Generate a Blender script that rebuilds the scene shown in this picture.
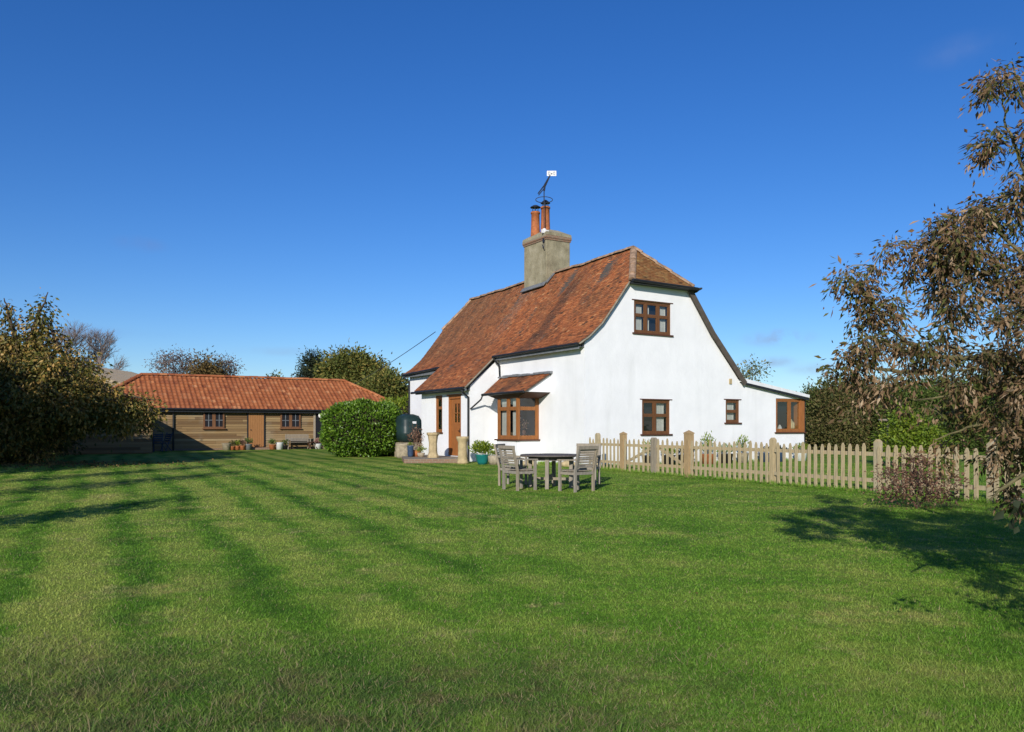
import bpy, bmesh, math, random
import numpy as np
from mathutils import Vector, Matrix
random.seed(7); RNG = np.random.default_rng(11)
R = math.radians
SC = bpy.context.scene
COL = SC.collection
for o in list(bpy.data.objects): bpy.data.objects.remove(o, do_unlink=True)

# ------------------------------------------------------------ camera, sky, sun, exposure
CAMH = 1.35; FPX = 796.0; HOR = 427.0
cam = bpy.data.cameras.new('camera'); camo = bpy.data.objects.new('camera', cam); COL.objects.link(camo)
camo.location = (0, 0, CAMH); camo.rotation_euler = (R(90), 0, 0)
cam.sensor_width = 36; cam.lens = FPX/1024*36; cam.shift_y = (HOR-366)/1024
cam.clip_start = 0.05; cam.clip_end = 3000
SC.camera = camo
SUN_AZ = 14.0; SUN_EL = 22.0          # degrees the light travels to the right of +Y; elevation
d = Vector((math.sin(R(SUN_AZ))*math.cos(R(SUN_EL)), math.cos(R(SUN_AZ))*math.cos(R(SUN_EL)), -math.sin(R(SUN_EL))))
sl = bpy.data.lights.new('sun', 'SUN'); sl.energy = 4.8; sl.angle = R(0.5); sl.color = (1.0, 0.93, 0.83)
so = bpy.data.objects.new('sun', sl); COL.objects.link(so); so.rotation_euler = d.to_track_quat('-Z', 'Y').to_euler(); so.location = (-5, -20, 15)
W = bpy.data.worlds.new('World'); SC.world = W; W.use_nodes = True
wn = W.node_tree.nodes; wl = W.node_tree.links
for n in list(wn): wn.remove(n)
wo = wn.new('ShaderNodeOutputWorld'); bg = wn.new('ShaderNodeBackground'); sky = wn.new('ShaderNodeTexSky')
sky.sky_type = 'NISHITA'; sky.sun_disc = False; sky.sun_elevation = R(SUN_EL); sky.sun_rotation = R(180+SUN_AZ)
sky.altitude = 0; sky.air_density = 1.0; sky.dust_density = 0.2; sky.ozone_density = 6.0
bg.inputs['Strength'].default_value = 0.10
tc = wn.new('ShaderNodeTexCoord')
# thin real clouds placed by sky direction
hs = wn.new('ShaderNodeHueSaturation'); hs.inputs['Saturation'].default_value = 1.18; hs.inputs['Value'].default_value = 1.26; hs.inputs['Hue'].default_value = .512; wl.new(sky.outputs['Color'], hs.inputs['Color']); prev = hs.outputs['Color']
def cloud(px, py, wx, wz, amt, cc=(2.9, 3.6, 5.6, 1)):
    global prev
    dv = Vector(((px-512)/FPX, 1.0, (HOR-py)/FPX)).normalized()
    m = wn.new('ShaderNodeMapping'); m.vector_type = 'POINT'
    m.inputs['Location'].default_value = (-dv.x/wx, -dv.y*2.0, -dv.z/wz); m.inputs['Scale'].default_value = (1/wx, 2.0, 1/wz)
    wl.new(tc.outputs['Generated'], m.inputs['Vector'])
    nz = wn.new('ShaderNodeTexNoise'); nz.inputs['Scale'].default_value = 28; nz.inputs['Detail'].default_value = 5
    wl.new(tc.outputs['Generated'], nz.inputs['Vector'])
    ln = wn.new('ShaderNodeVectorMath'); ln.operation = 'LENGTH'; wl.new(m.outputs[0], ln.inputs[0])
    mr = wn.new('ShaderNodeMapRange'); mr.inputs['From Min'].default_value = 1; mr.inputs['From Max'].default_value = 0; mr.interpolation_type = 'SMOOTHSTEP'
    wl.new(ln.outputs['Value'], mr.inputs['Value'])
    mu = wn.new('ShaderNodeMath'); mu.operation = 'MULTIPLY'; wl.new(mr.outputs[0], mu.inputs[0])
    mr2 = wn.new('ShaderNodeMapRange'); mr2.inputs['From Min'].default_value = .35; mr2.inputs['From Max'].default_value = .65; mr2.inputs['To Max'].default_value = amt
    wl.new(nz.outputs[0], mr2.inputs['Value']); wl.new(mr2.outputs[0], mu.inputs[1])
    mx = wn.new('ShaderNodeMix'); mx.data_type = 'RGBA'; mx.inputs['B'].default_value = cc
    wl.new(mu.outputs[0], mx.inputs['Factor']); wl.new(prev, mx.inputs['A']); prev = mx.outputs['Result']
up = (1.5, 2.6, 5.9, 1)
cloud(778, 338, .050, .014, 1.3); cloud(828, 369, .055, .012, .7); cloud(140, 244, .035, .012, .45, up); cloud(960, 50, .05, .02, .3, up); cloud(700, 352, .04, .008, .5); cloud(765, 362, .05, .010, .7); cloud(60, 330, .12, .010, .25, up); cloud(300, 352, .10, .008, .3)
wl.new(prev, bg.inputs['Color']); wl.new(bg.outputs[0], wo.inputs[0])
SC.view_settings.view_transform = 'Standard'; SC.view_settings.look = 'None'
SC.view_settings.exposure = 0.0; SC.view_settings.gamma = 1.0; SC.view_settings.use_curve_mapping = False
SC.render.engine = 'CYCLES'
SC.cycles.max_bounces = 6; SC.cycles.transparent_max_bounces = 12

def PX(x, y, D): return Vector(((x-512)/FPX*D, D, CAMH+(HOR-y)/FPX*D))
def GX(x, D): return ((x-512)/FPX*D, D)

# ------------------------------------------------------------ materials
class NT:
    def __init__(s, name):
        s.m = bpy.data.materials.new(name); s.m.use_nodes = True; s.t = s.m.node_tree
        s.n = s.t.nodes; s.l = s.t.links
        s.b = s.n['Principled BSDF']; s.out = s.n['Material Output']
        s.tc = s.n.new('ShaderNodeTexCoord')
    def new(s, k): return s.n.new('ShaderNode'+k)
    def noise(s, scale, detail=4, rough=.55, vec=None, stretch=None):
        z = s.new('TexNoise'); z.inputs['Scale'].default_value = scale; z.inputs['Detail'].default_value = detail; z.inputs['Roughness'].default_value = rough
        v = vec or s.tc.outputs['Object']
        if stretch:
            mp = s.new('Mapping'); mp.inputs['Scale'].default_value = stretch; s.l.new(v, mp.inputs['Vector']); v = mp.outputs[0]
        s.l.new(v, z.inputs['Vector']); return z.outputs[0]
    def ramp(s, fac, stops):
        r = s.new('ValToRGB'); e = r.color_ramp.elements
        while len(e) < len(stops): e.new(.5)
        for i, (p, c) in enumerate(stops): e[i].position = p; e[i].color = (*c, 1) if len(c) == 3 else c
        s.l.new(fac, r.inputs[0]); return r.outputs[0]
    def mr(s, v, a, b, c=0, d=1, smooth=False):
        m = s.new('MapRange'); m.inputs[1].default_value = a; m.inputs[2].default_value = b; m.inputs[3].default_value = c; m.inputs[4].default_value = d
        if smooth: m.interpolation_type = 'SMOOTHSTEP'
        s.l.new(v, m.inputs[0]); return m.outputs[0]
    def math(s, op, a, b=None):
        m = s.new('Math'); m.operation = op
        for i, q in enumerate((a, b)):
            if q is None: continue
            if isinstance(q, (int, float)): m.inputs[i].default_value = q
            else: s.l.new(q, m.inputs[i])
        return m.outputs[0]
    def mix(s, f, a, b, mode='MIX'):
        m = s.new('Mix'); m.data_type = 'RGBA'; m.blend_type = mode
        for k, q in (('Factor', f), ('A', a), ('B', b)):
            if isinstance(q, (int, float)): m.inputs[k].default_value = q
            elif isinstance(q, tuple): m.inputs[k].default_value = (*q, 1)
            else: s.l.new(q, m.inputs[k])
        return m.outputs['Result']
    def bump(s, h, strength=.5, dist=.01):
        b = s.new('Bump'); b.inputs['Strength'].default_value = strength; b.inputs['Distance'].default_value = dist
        s.l.new(h, b.inputs['Height']); s.l.new(b.outputs[0], s.b.inputs['Normal'])
    def col(s, c): s.l.new(c, s.b.inputs['Base Color'])
    def attr(s, name='rnd'):
        a = s.new('Attribute'); a.attribute_name = name; return a.outputs['Fac']
    def sep(s, v=None):
        q = s.new('SeparateXYZ'); s.l.new(v or s.tc.outputs['Object'], q.inputs[0]); return q.outputs
    def rough(s, v, spec=.3): s.b.inputs['Roughness'].default_value = v; s.b.inputs['Specular IOR Level'].default_value = spec

def simple(name, c, rough=.7, var=.25, scale=6, bump=.3, bdist=.005, spec=.3, metal=0, stretch=None):
    t = NT(name); n = t.noise(scale, 6, .6, stretch=stretch)
    lo = tuple(x*(1-var) for x in c); hi = tuple(min(1, x*(1+var)) for x in c)
    t.col(t.ramp(n, [(.3, lo), (.7, hi)])); t.rough(rough, spec); t.b.inputs['Metallic'].default_value = metal
    if bump: t.bump(t.noise(scale*5, 4, stretch=stretch), bump, bdist)
    return t.m

def leafmat(name, stops, rough=.5, trans=.25, spec=.3):
    t = NT(name)
    c = t.ramp(t.attr(), stops)
    n = t.noise(1.3, 3)
    c = t.mix(t.mr(n, .3, .7, 0, .35), c, t.mix(1.0, c, (1.0, .8, .55), 'MULTIPLY'))
    t.col(c); t.rough(rough, spec)
    tr = t.new('BsdfTranslucent'); t.l.new(c, tr.inputs[0]); mx = t.new('MixShader'); mx.inputs[0].default_value = trans
    t.l.new(t.b.outputs[0], mx.inputs[1]); t.l.new(tr.outputs[0], mx.inputs[2]); t.l.new(mx.outputs[0], t.out.inputs[0])
    return t.m

def m_render():
    t = NT('white_render')
    n = t.noise(.9, 6, .6); f = t.noise(14, 5)
    c = t.ramp(n, [(.3, (.74, .75, .76)), (.7, (.82, .83, .84))])
    z = t.sep()[2]
    st = t.noise(1.6, 4, .6, stretch=(1, 1, .12))
    c = t.mix(t.math('MULTIPLY', t.mr(st, .55, .75, 0, .30), .6), c, (.46, .48, .46))
    # damp splash stains at the foot of the wall
    foot = t.math('MULTIPLY', t.mr(z, .5, .0, 0, 1), t.mr(f, .35, .65))
    c = t.mix(t.math('MULTIPLY', foot, .45), c, (.36, .38, .30))
    t.col(c); t.rough(.9, .15)
    h = t.math('ADD', t.math('MULTIPLY', t.noise(1.8, 5), 1.0), t.math('MULTIPLY', f, .10))
    t.bump(h, .45, .04); return t.m
def m_tile():
    t = NT('clay_plain_tile')
    r = t.attr(); x, y, z = t.sep()
    c = t.ramp(r, [(0, (.075, .036, .022)), (.2, (.20, .072, .032)), (.5, (.36, .115, .044)), (.8, (.47, .165, .058)), (1, (.52, .25, .11))])
    big = t.noise(.55, 5, .65); mid = t.noise(2.6, 6, .7); fine = t.noise(16, 4, .7)
    c = t.mix(t.math('MULTIPLY', t.mr(big, .42, .66), .5), c, (.15, .075, .04))
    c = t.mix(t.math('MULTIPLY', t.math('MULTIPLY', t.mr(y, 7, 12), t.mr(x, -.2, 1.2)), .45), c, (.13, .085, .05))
    # random mossy streaks running down the slope
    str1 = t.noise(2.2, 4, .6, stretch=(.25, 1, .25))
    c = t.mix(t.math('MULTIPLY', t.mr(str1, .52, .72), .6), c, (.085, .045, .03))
    g = t.math('POWER', t.math('DIVIDE', t.math('SUBTRACT', y, 3.75), .38), 2.0)  # single dark streak: chimney shadow painted into the tile colour
    g = t.math('MULTIPLY', t.mr(g, 1.6, .2), t.mr(mid, .25, .5, .35, 1)); g = t.math('MULTIPLY', g, t.mr(x, 3.2, 2.2)); 
    c = t.mix(t.math('MULTIPLY', g, .6), c, (.055, .034, .028))
    # lime run below the chimney
    g2 = t.math('POWER', t.math('DIVIDE', t.math('SUBTRACT', y, 7.6), .55), 2.0)
    g2 = t.math('MULTIPLY', t.mr(g2, 1.5, 0), t.mr(fine, .48, .62)); g2 = t.math('MULTIPLY', g2, t.mr(x, .2, 1.5))
    c = t.mix(t.math('MULTIPLY', g2, .5), c, (.38, .30, .25))
    # lichen, heavier toward the ridge
    li = t.math('MULTIPLY', t.mr(t.noise(9, 5, .75), .54, .66), t.mr(z, 5.0, 7.8, .12, .75))
    c = t.mix(li, c, t.mix(t.mr(mid, .4, .6), (.30, .19, .055), (.33, .29, .22)))
    c = t.mix(t.mr(t.noise(22, 4, .8), .57, .68, 0, .5), c, (.33, .25, .17)); c = t.mix(1.0, c, (1.02, 1.03, 1.0), 'MULTIPLY')
    t.col(c); t.rough(.88, .2); t.bump(fine, .6, .006); return t.m
def m_tile_hip():
    t = NT('lichened_clay_tile')
    c = t.ramp(t.attr(), [(0, (.10, .05, .025)), (.3, (.21, .09, .035)), (.7, (.28, .13, .045)), (1, (.36, .20, .07))])
    li = t.mr(t.noise(6, 5, .75), .48, .66, 0, .65)
    c = t.mix(li, c, (.33, .25, .10)); t.col(c); t.rough(.9, .2); return t.m
def m_pantile():
    t = NT('orange_pantile')
    c = t.ramp(t.attr(), [(0, (.20, .060, .026)), (.25, (.30, .095, .036)), (.7, (.40, .140, .052)), (1, (.47, .20, .085))])
    c = t.mix(t.mr(t.noise(.7, 5), .45, .7, 0, .5), c, (.26, .085, .04))
    c = t.mix(t.mr(t.noise(7, 5, .7), .60, .72, 0, .6), c, (.12, .07, .04))
    t.col(c); t.rough(.85, .2); return t.m
def m_boards():
    t = NT('weathered_board')
    c = t.ramp(t.attr(), [(0, (.15, .088, .040)), (.4, (.25, .160, .070)), (.75, (.32, .215, .098)), (1, (.36, .265, .14))])
    g = t.noise(3, 6, .7, stretch=(.6, .6, 14))
    c = t.mix(t.mr(g, .4, .7, 0, .55), c, (.15, .115, .075))
    c = t.mix(t.mr(t.noise(.8, 4), .5, .7, 0, .4), c, (.30, .27, .20)); t.col(c); t.rough(.9, .15)
    t.bump(g, .5, .01); return t.m
def m_brick(name='old_brick'):
    t = NT(name); b = t.new('TexBrick'); b.inputs['Scale'].default_value = 1; b.inputs['Brick Width'].default_value = .22; b.inputs['Row Height'].default_value = .075
    b.inputs['Mortar Size'].default_value = .008; b.inputs['Color1'].default_value = (.24, .135, .085, 1); b.inputs['Color2'].default_value = (.20, .12, .08, 1); b.inputs['Mortar'].default_value = (.27, .23, .17, 1)
    mp = t.new('Mapping'); mp.inputs['Rotation'].default_value = (R(90), 0, 0); t.l.new(t.tc.outputs['Object'], mp.inputs[0]); t.l.new(mp.outputs[0], b.inputs['Vector'])
    c = t.mix(t.mr(t.noise(4, 5), .45, .7, 0, .6), b.outputs[0], (.22, .19, .13)); t.col(c); t.rough(.9); return t.m
def m_stackrender():
    t = NT('aged_chimney_render')
    c = t.ramp(t.noise(1.8, 6, .65), [(.3, (.20, .175, .115)), (.5, (.30, .27, .18)), (.7, (.40, .36, .26))])
    s = t.noise(4, 5, .6, stretch=(1, 1, .15)); c = t.mix(t.mr(s, .55, .72, 0, .6), c, (.12, .11, .07))
    c = t.mix(t.mr(t.noise(14, 4), .62, .7, 0, .5), c, (.42, .38, .20)); t.col(c); t.rough(.95, .1); t.bump(t.noise(12, 5), .6, .02); return t.m
def m_glass():
    t = NT('window_glass'); gl = t.new('BsdfGlossy'); gl.inputs['Roughness'].default_value = .02; tr = t.new('BsdfTransparent'); tr.inputs[0].default_value = (.85, .9, .9, 1)
    fr = t.new('LayerWeight'); fr.inputs[0].default_value = .5; a = t.math('ADD', t.math('POWER', fr.outputs['Facing'], 3.0), .09)
    nb = t.new('Bump'); nb.inputs['Strength'].default_value = .15; nb.inputs['Distance'].default_value = .02; t.l.new(t.noise(1.5, 2), nb.inputs['Height']); t.l.new(nb.outputs[0], gl.inputs['Normal'])
    mx = t.new('MixShader'); t.l.new(a, mx.inputs[0]); t.l.new(tr.outputs[0], mx.inputs[1]); t.l.new(gl.outputs[0], mx.inputs[2]); t.l.new(mx.outputs[0], t.out.inputs[0]); return t.m
def m_varnish(name, c, var=.35):
    t = NT(name); n = t.noise(4, 6, .65, stretch=(9, 9, .7))
    t.col(t.ramp(n, [(.3, tuple(x*(1-var) for x in c)), (.7, tuple(x*(1+var) for x in c))])); t.rough(.55, .35); t.bump(n, .25, .004); return t.m
def m_greywood(name, c):
    t = NT(name); n = t.noise(5, 6, .7, stretch=(6, 6, .8)); k = t.noise(30, 3)
    col = t.ramp(n, [(.25, tuple(x*.6 for x in c)), (.55, c), (.8, tuple(min(1, x*1.35) for x in c))])
    col = t.mix(t.mr(t.attr(), 0, 1, 0, .6), col, t.mix(1.0, col, (1.12, 1.0, .80), 'MULTIPLY'))
    t.col(col); t.rough(.85, .2); t.bump(k, .3, .003); return t.m

def lawn_nodes(t):
    """colour of the mown grass from the place on the ground (used by the ground and by the blades)"""
    g = t.new('NewGeometry'); P = g.outputs['Position']
    x, y, z = t.sep(P)
    def nz(scale, det=4, r=.55, stretch=None): return t.noise(scale, det, r, vec=flat, stretch=stretch)
    cb = t.new('CombineXYZ'); t.l.new(x, cb.inputs[0]); t.l.new(y, cb.inputs[1]); flat = cb.outputs[0]
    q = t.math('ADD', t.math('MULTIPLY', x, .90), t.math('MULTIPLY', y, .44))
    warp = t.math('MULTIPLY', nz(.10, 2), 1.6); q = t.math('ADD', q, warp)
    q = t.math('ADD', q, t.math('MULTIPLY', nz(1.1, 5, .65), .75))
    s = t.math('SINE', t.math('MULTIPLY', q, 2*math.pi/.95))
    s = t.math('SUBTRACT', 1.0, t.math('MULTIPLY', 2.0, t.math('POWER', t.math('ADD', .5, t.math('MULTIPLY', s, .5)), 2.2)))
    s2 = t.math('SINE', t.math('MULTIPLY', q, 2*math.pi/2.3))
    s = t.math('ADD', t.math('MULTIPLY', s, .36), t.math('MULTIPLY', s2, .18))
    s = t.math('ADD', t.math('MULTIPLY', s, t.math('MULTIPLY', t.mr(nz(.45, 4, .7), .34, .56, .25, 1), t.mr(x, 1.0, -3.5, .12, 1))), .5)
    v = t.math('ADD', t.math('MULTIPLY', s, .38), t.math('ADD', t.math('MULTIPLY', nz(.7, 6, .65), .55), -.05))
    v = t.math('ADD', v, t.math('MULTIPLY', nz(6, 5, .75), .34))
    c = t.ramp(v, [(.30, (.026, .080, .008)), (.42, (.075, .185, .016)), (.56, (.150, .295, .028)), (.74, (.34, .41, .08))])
    dry = t.math('MULTIPLY', t.mr(nz(.55, 5, .65), .53, .66), t.mr(nz(5, 4, .7), .35, .62))
    dry2 = t.math('MULTIPLY', t.mr(nz(1.3, 5, .7), .57, .68), t.mr(nz(9, 4, .7), .4, .6))
    c = t.mix(t.math('MULTIPLY', dry, .70), c, (.50, .43, .15))
    c = t.mix(t.math('MULTIPLY', dry2, .7), c, (.52, .42, .20))
    # rough unmown patch with thatch near the camera on the left
    rough = t.math('MULTIPLY', t.mr(y, 5.2, 4.2), t.mr(x, 1.6, .2, .1, 1))
    c = t.mix(t.math('MULTIPLY', rough, t.mr(nz(2.4, 6, .8), .36, .58, .15, .85)), c, (.095, .165, .036))
    soil = t.math('MULTIPLY', rough, t.mr(nz(3.1, 6, .8), .52, .60)); c = t.mix(t.math('MULTIPLY', soil, .5), c, (.20, .13, .07))
    return c
def m_lawn():
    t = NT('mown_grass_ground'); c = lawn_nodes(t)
    g = t.new('NewGeometry'); c = t.mix(1.0, c, (.80, .78, .7), 'MULTIPLY')
    f = t.noise(60, 4, .8, vec=g.outputs['Position']); f2 = t.noise(9, 5, .8, vec=g.outputs['Position'])
    c = t.mix(t.mr(f, .35, .65, 0, .5), c, t.mix(1.0, c, (.45, .5, .4), 'MULTIPLY'))
    t.col(c); t.rough(.9, .1); t.bump(t.math('ADD', f, t.math('MULTIPLY', f2, 2.0)), .5, .02); return t.m
def m_blade():
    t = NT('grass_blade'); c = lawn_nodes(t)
    c = t.mix(t.mr(t.attr(), 0, 1, 0, 1), t.mix(1.0, c, (.75, .85, .8), 'MULTIPLY'), t.mix(1.0, c, (1.25, 1.22, 1.2), 'MULTIPLY'))
    c = t.mix(t.mr(t.attr(), .955, .965), c, (.33, .27, .14))
    t.col(c); t.rough(.6, .25)
    tr = t.new('BsdfTranslucent'); t.l.new(c, tr.inputs[0]); mx = t.new('MixShader'); mx.inputs[0].default_value = .3
    t.l.new(t.b.outputs[0], mx.inputs[1]); t.l.new(tr.outputs[0], mx.inputs[2]); t.l.new(mx.outputs[0], t.out.inputs[0]); return t.m

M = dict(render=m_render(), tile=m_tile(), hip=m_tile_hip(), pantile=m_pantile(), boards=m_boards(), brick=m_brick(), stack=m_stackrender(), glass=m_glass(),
    oak=m_varnish('varnished_oak', (.27, .105, .030)), oak2=m_varnish('aged_oak', (.135, .058, .022)), dooroak=m_varnish('varnished_door', (.31, .115, .032), .25), darkoak=m_varnish('dark_sill', (.085, .035, .018)),
    sheddoor=m_varnish('shed_door_wood', (.33, .155, .055), .2), shedframe=m_varnish('shed_window_wood', (.17, .078, .034)),
    tar=simple('black_gutter', (.018, .020, .022), .45, .3, 8, .1), deck=simple('roof_underside', (.09, .075, .06), .9), mortar=simple('pale_mortar', (.30, .27, .21), .95, .3, 6),
    ridge=simple('lichened_ridge', (.30, .20, .13), .9, .55, 5), lead=simple('lead_flashing', (.16, .17, .18), .6, .25, 6), room=simple('dark_room', (.012, .012, .016), .9, .2, 3, 0),
    curtain=simple('pale_curtain', (.50, .47, .42), .9, .12, 3, 0), pot=simple('terracotta', (.38, .13, .05), .8, .3, 9), buff=simple('buff_stoneware', (.43, .34, .19), .85, .3, 5, .5, .01),
    stone=simple('weathered_stone', (.33, .28, .20), .95, .35, 7, .8, .02), white=simple('white_paint', (.72, .73, .74), .6, .08, 4, .1), teal=simple('teal_glaze', (.012, .16, .15), .3, .15, 5, .05),
    tank=simple('dark_green_plastic', (.016, .035, .035), .42, .25, 3, .1), steel=simple('dark_steel', (.03, .035, .05), .5, .3, 8, .1, metal=.3), 
    teak=m_greywood('weathered_teak', (.27, .245, .205)), teaktop=m_greywood('dark_table_slate', (.12, .112, .112)), picket=m_greywood('weathered_picket', (.42, .355, .23)), newpost=m_greywood('fresh_post', (.38, .27, .145)),
    bark=simple('bark', (.085, .062, .043), .95, .4, 9, .8, .02), paletwig=simple('greenish_twig', (.13, .115, .055), .9, .4, 9, .5), greytwig=simple('grey_bare_twig', (.17, .135, .12), .95, .25, 5, 0),
    soil=simple('soil', (.045, .03, .02), .95, .4, 12), black=simple('black_plastic', (.015, .015, .017), .5, .2, 6), blue=simple('blue_glaze', (.04, .07, .13), .4, .3, 6), lamp=simple('lamp_globe', (.75, .75, .72), .4, .05, 3, 0),
    paleboard=m_greywood('pale_upright_board', (.34, .29, .22)), pink=simple('pink_flowers', (.5, .22, .2), .8, .4, 9), bluegrey=simple('bluegrey_paint', (.05, .065, .10), .6, .2, 6), lens=simple('dark_mark', (.05, .05, .06), .6, .1, 4, 0), brownmass=simple('inner_twigs', (.030, .024, .015), .95, .3, 5, .5))
M['L_laurel'] = leafmat('laurel_leaf', [(0, (.035, .085, .009)), (.5, (.095, .20, .016)), (1, (.19, .32, .035))], .38, .2, .45)
M['L_lime'] = leafmat('lime_leaf', [(0, (.07, .13, .012)), (.5, (.16, .24, .02)), (1, (.28, .34, .04))], .5)
M['L_cherry'] = leafmat('autumn_cherry_leaf', [(0, (.03, .045, .010)), (.35, (.10, .115, .022)), (.58, (.25, .20, .05)), (.82, (.46, .29, .08)), (1, (.60, .44, .19))], .5, .25)
M['L_brown'] = leafmat('withered_leaf', [(0, (.030, .045, .014)), (.34, (.11, .12, .028)), (.44, (.11, .065, .032)), (.7, (.25, .165, .09)), (1, (.46, .35, .23))], .7, .2)
M['L_purple'] = leafmat('purple_brown_leaf', [(0, (.04, .022, .018)), (.5, (.17, .085, .055)), (1, (.36, .24, .16))], .7, .15)
M['L_oakgreen'] = leafmat('green_gold_leaf', [(0, (.05, .075, .018)), (.5, (.12, .145, .03)), (.85, (.25, .215, .05)), (1, (.35, .25, .07))], .7, .2)
M['L_dark'] = leafmat('dark_conifer', [(0, (.012, .022, .012)), (.6, (.03, .045, .022)), (1, (.05, .06, .03))], .8, .1)
M['L_hedge'] = leafmat('field_hedge_leaf', [(0, (.04, .055, .016)), (.5, (.095, .105, .028)), (.8, (.16, .125, .05)), (1, (.22, .17, .08))], .7, .2)
M['L_hedgeg'] = leafmat('green_hedge_leaf', [(0, (.035, .07, .014)), (.6, (.085, .14, .025)), (1, (.15, .19, .04))], .7, .2)
M['L_bud'] = leafmat('grey_bud', [(0, (.08, .065, .06)), (1, (.20, .15, .12))], .8, .1)
M['L_gold'] = leafmat('golden_leaf', [(0, (.08, .06, .02)), (.6, (.17, .12, .04)), (1, (.25, .17, .06))], .7, .2)
M['blade'] = m_blade(); M['lawn'] = m_lawn()

# ------------------------------------------------------------ mesh helpers
class MB:
    def __init__(s): s.v = []; s.f = []; s.r = []; s.smooth = False
    def add(s, vs, fs, r=None):
        b = len(s.v); s.v += [tuple(p) for p in vs]; s.f += [tuple(i+b for i in f) for f in fs]
        s.r += [random.random() if r is None else r]*len(fs)
    def box(s, x0, x1, y0, y1, z0, z1, r=None):
        s.add([(x0,y0,z0),(x1,y0,z0),(x1,y1,z0),(x0,y1,z0),(x0,y0,z1),(x1,y0,z1),(x1,y1,z1),(x0,y1,z1)], [(0,3,2,1),(4,5,6,7),(0,1,5,4),(1,2,6,5),(2,3,7,6),(3,0,4,7)], random.random() if r is None else r)
    def bar(s, p, q, w, h, up=(0,0,1)):
        p = Vector(p); q = Vector(q); a = (q-p).normalized(); u = Vector(up)
        if abs(a.dot(u)) > .98: u = Vector((1,0,0))
        b = a.cross(u).normalized()*w/2; c = b.cross(a).normalized()*h/2
        vs = [p-b-c, p+b-c, p+b+c, p-b+c, q-b-c, q+b-c, q+b+c, q-b+c]
        s.add(vs, [(0,1,2,3),(4,7,6,5),(0,4,5,1),(1,5,6,2),(2,6,7,3),(3,7,4,0)], random.random())
    def tube(s, pts, rad, n=8, cap=True):
        pts = [Vector(p) for p in pts]; rad = rad if isinstance(rad, (list, tuple)) else [rad]*len(pts)
        vs = []; fs = []; prev = None
        for i, p in enumerate(pts):
            a = (pts[min(i+1, len(pts)-1)]-pts[max(i-1, 0)]); a = a.normalized() if a.length > 1e-9 else Vector((0,0,1))
            if prev is None: b = a.orthogonal().normalized()
            else:
                b = prev - a*prev.dot(a); b = b.normalized() if b.length > 1e-6 else a.orthogonal().normalized()
            prev = b; c = a.cross(b)
            for k in range(n):
                t = 2*math.pi*k/n; vs.append(p+(b*math.cos(t)+c*math.sin(t))*rad[i])
        for i in range(len(pts)-1):
            for k in range(n): fs.append((i*n+k, i*n+(k+1)%n, (i+1)*n+(k+1)%n, (i+1)*n+k))
        if cap: fs += [tuple(reversed(range(n))), tuple(range((len(pts)-1)*n, len(pts)*n))]
        s.add(vs, fs, random.random())
    def lathe(s, c, prof, n=20):
        vs = []; fs = []; m = len(prof)
        for r, z in prof:
            for k in range(n): t = 2*math.pi*k/n; vs.append((c[0]+r*math.cos(t), c[1]+r*math.sin(t), c[2]+z))
        for i in range(m-1):
            for k in range(n): fs.append((i*n+k, i*n+(k+1)%n, (i+1)*n+(k+1)%n, (i+1)*n+k))
        fs += [tuple(reversed(range(n))), tuple(range((m-1)*n, m*n))]; s.add(vs, fs, random.random())
    def prism(s, poly, y0, y1):         # poly in (x,z), extruded along y
        n = len(poly); vs = [(x, y0, z) for x, z in poly]+[(x, y1, z) for x, z in poly]
        s.add(vs, [tuple(range(n)), tuple(reversed(range(n, 2*n)))]+[(i, i+n, (i+1)%n+n, (i+1)%n) for i in range(n)], random.random())
    def slab(s, poly, z0, z1):          # poly in (x,y)
        n = len(poly); vs = [(x, y, z0) for x, y in poly]+[(x, y, z1) for x, y in poly]
        s.add(vs, [tuple(reversed(range(n))), tuple(range(n, 2*n))]+[(i, (i+1)%n, (i+1)%n+n, i+n) for i in range(n)], random.random())
    def mesh(s, name):
        me = bpy.data.meshes.new(name); me.from_pydata(s.v, [], s.f)
        a = me.attributes.new('rnd', 'FLOAT', 'FACE'); a.data.foreach_set('value', s.r)
        bm = bmesh.new(); bm.from_mesh(me); bmesh.ops.recalc_face_normals(bm, faces=bm.faces)
        bm.to_mesh(me); bm.free()
        if s.smooth: me.polygons.foreach_set('use_smooth', [True]*len(me.polygons))
        return me
    def build(s, name, mat, parent=None, loc=None, rotz=0, bevel=0):
        return link(name, s.mesh(name), mat, parent, loc, rotz, bevel)
def link(name, me, mat, parent=None, loc=None, rotz=0, bevel=0):
    if mat: me.materials.append(M[mat] if isinstance(mat, str) else mat)
    o = bpy.data.objects.new(name, me); COL.objects.link(o); o.parent = parent
    if loc is not None: o.location = loc
    o.rotation_euler = (0, 0, rotz)
    if bevel:
        b = o.modifiers.new('bevel', 'BEVEL'); b.width = bevel; b.segments = 2; b.limit_method = 'ANGLE'
    return o
def empty(name, loc, rotz=0, parent=None):
    o = bpy.data.objects.new(name, None); COL.objects.link(o); o.location = loc; o.rotation_euler = (0, 0, rotz); o.parent = parent; o.empty_display_size = .2; return o
def tag(o, label=None, cat=None, group=None, kind=None):
    if label: o['label'] = label
    if cat: o['category'] = cat
    if group: o['group'] = group
    if kind: o['kind'] = kind
    return o
def kids(o): return [c for c in bpy.data.objects if c.parent == o]
def copy_tree(o, parent=None, top=True):
    c = o.copy(); COL.objects.link(c)
    if not top: c.parent = parent
    for ch in kids(o): copy_tree(ch, c, False)
    return c
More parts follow.
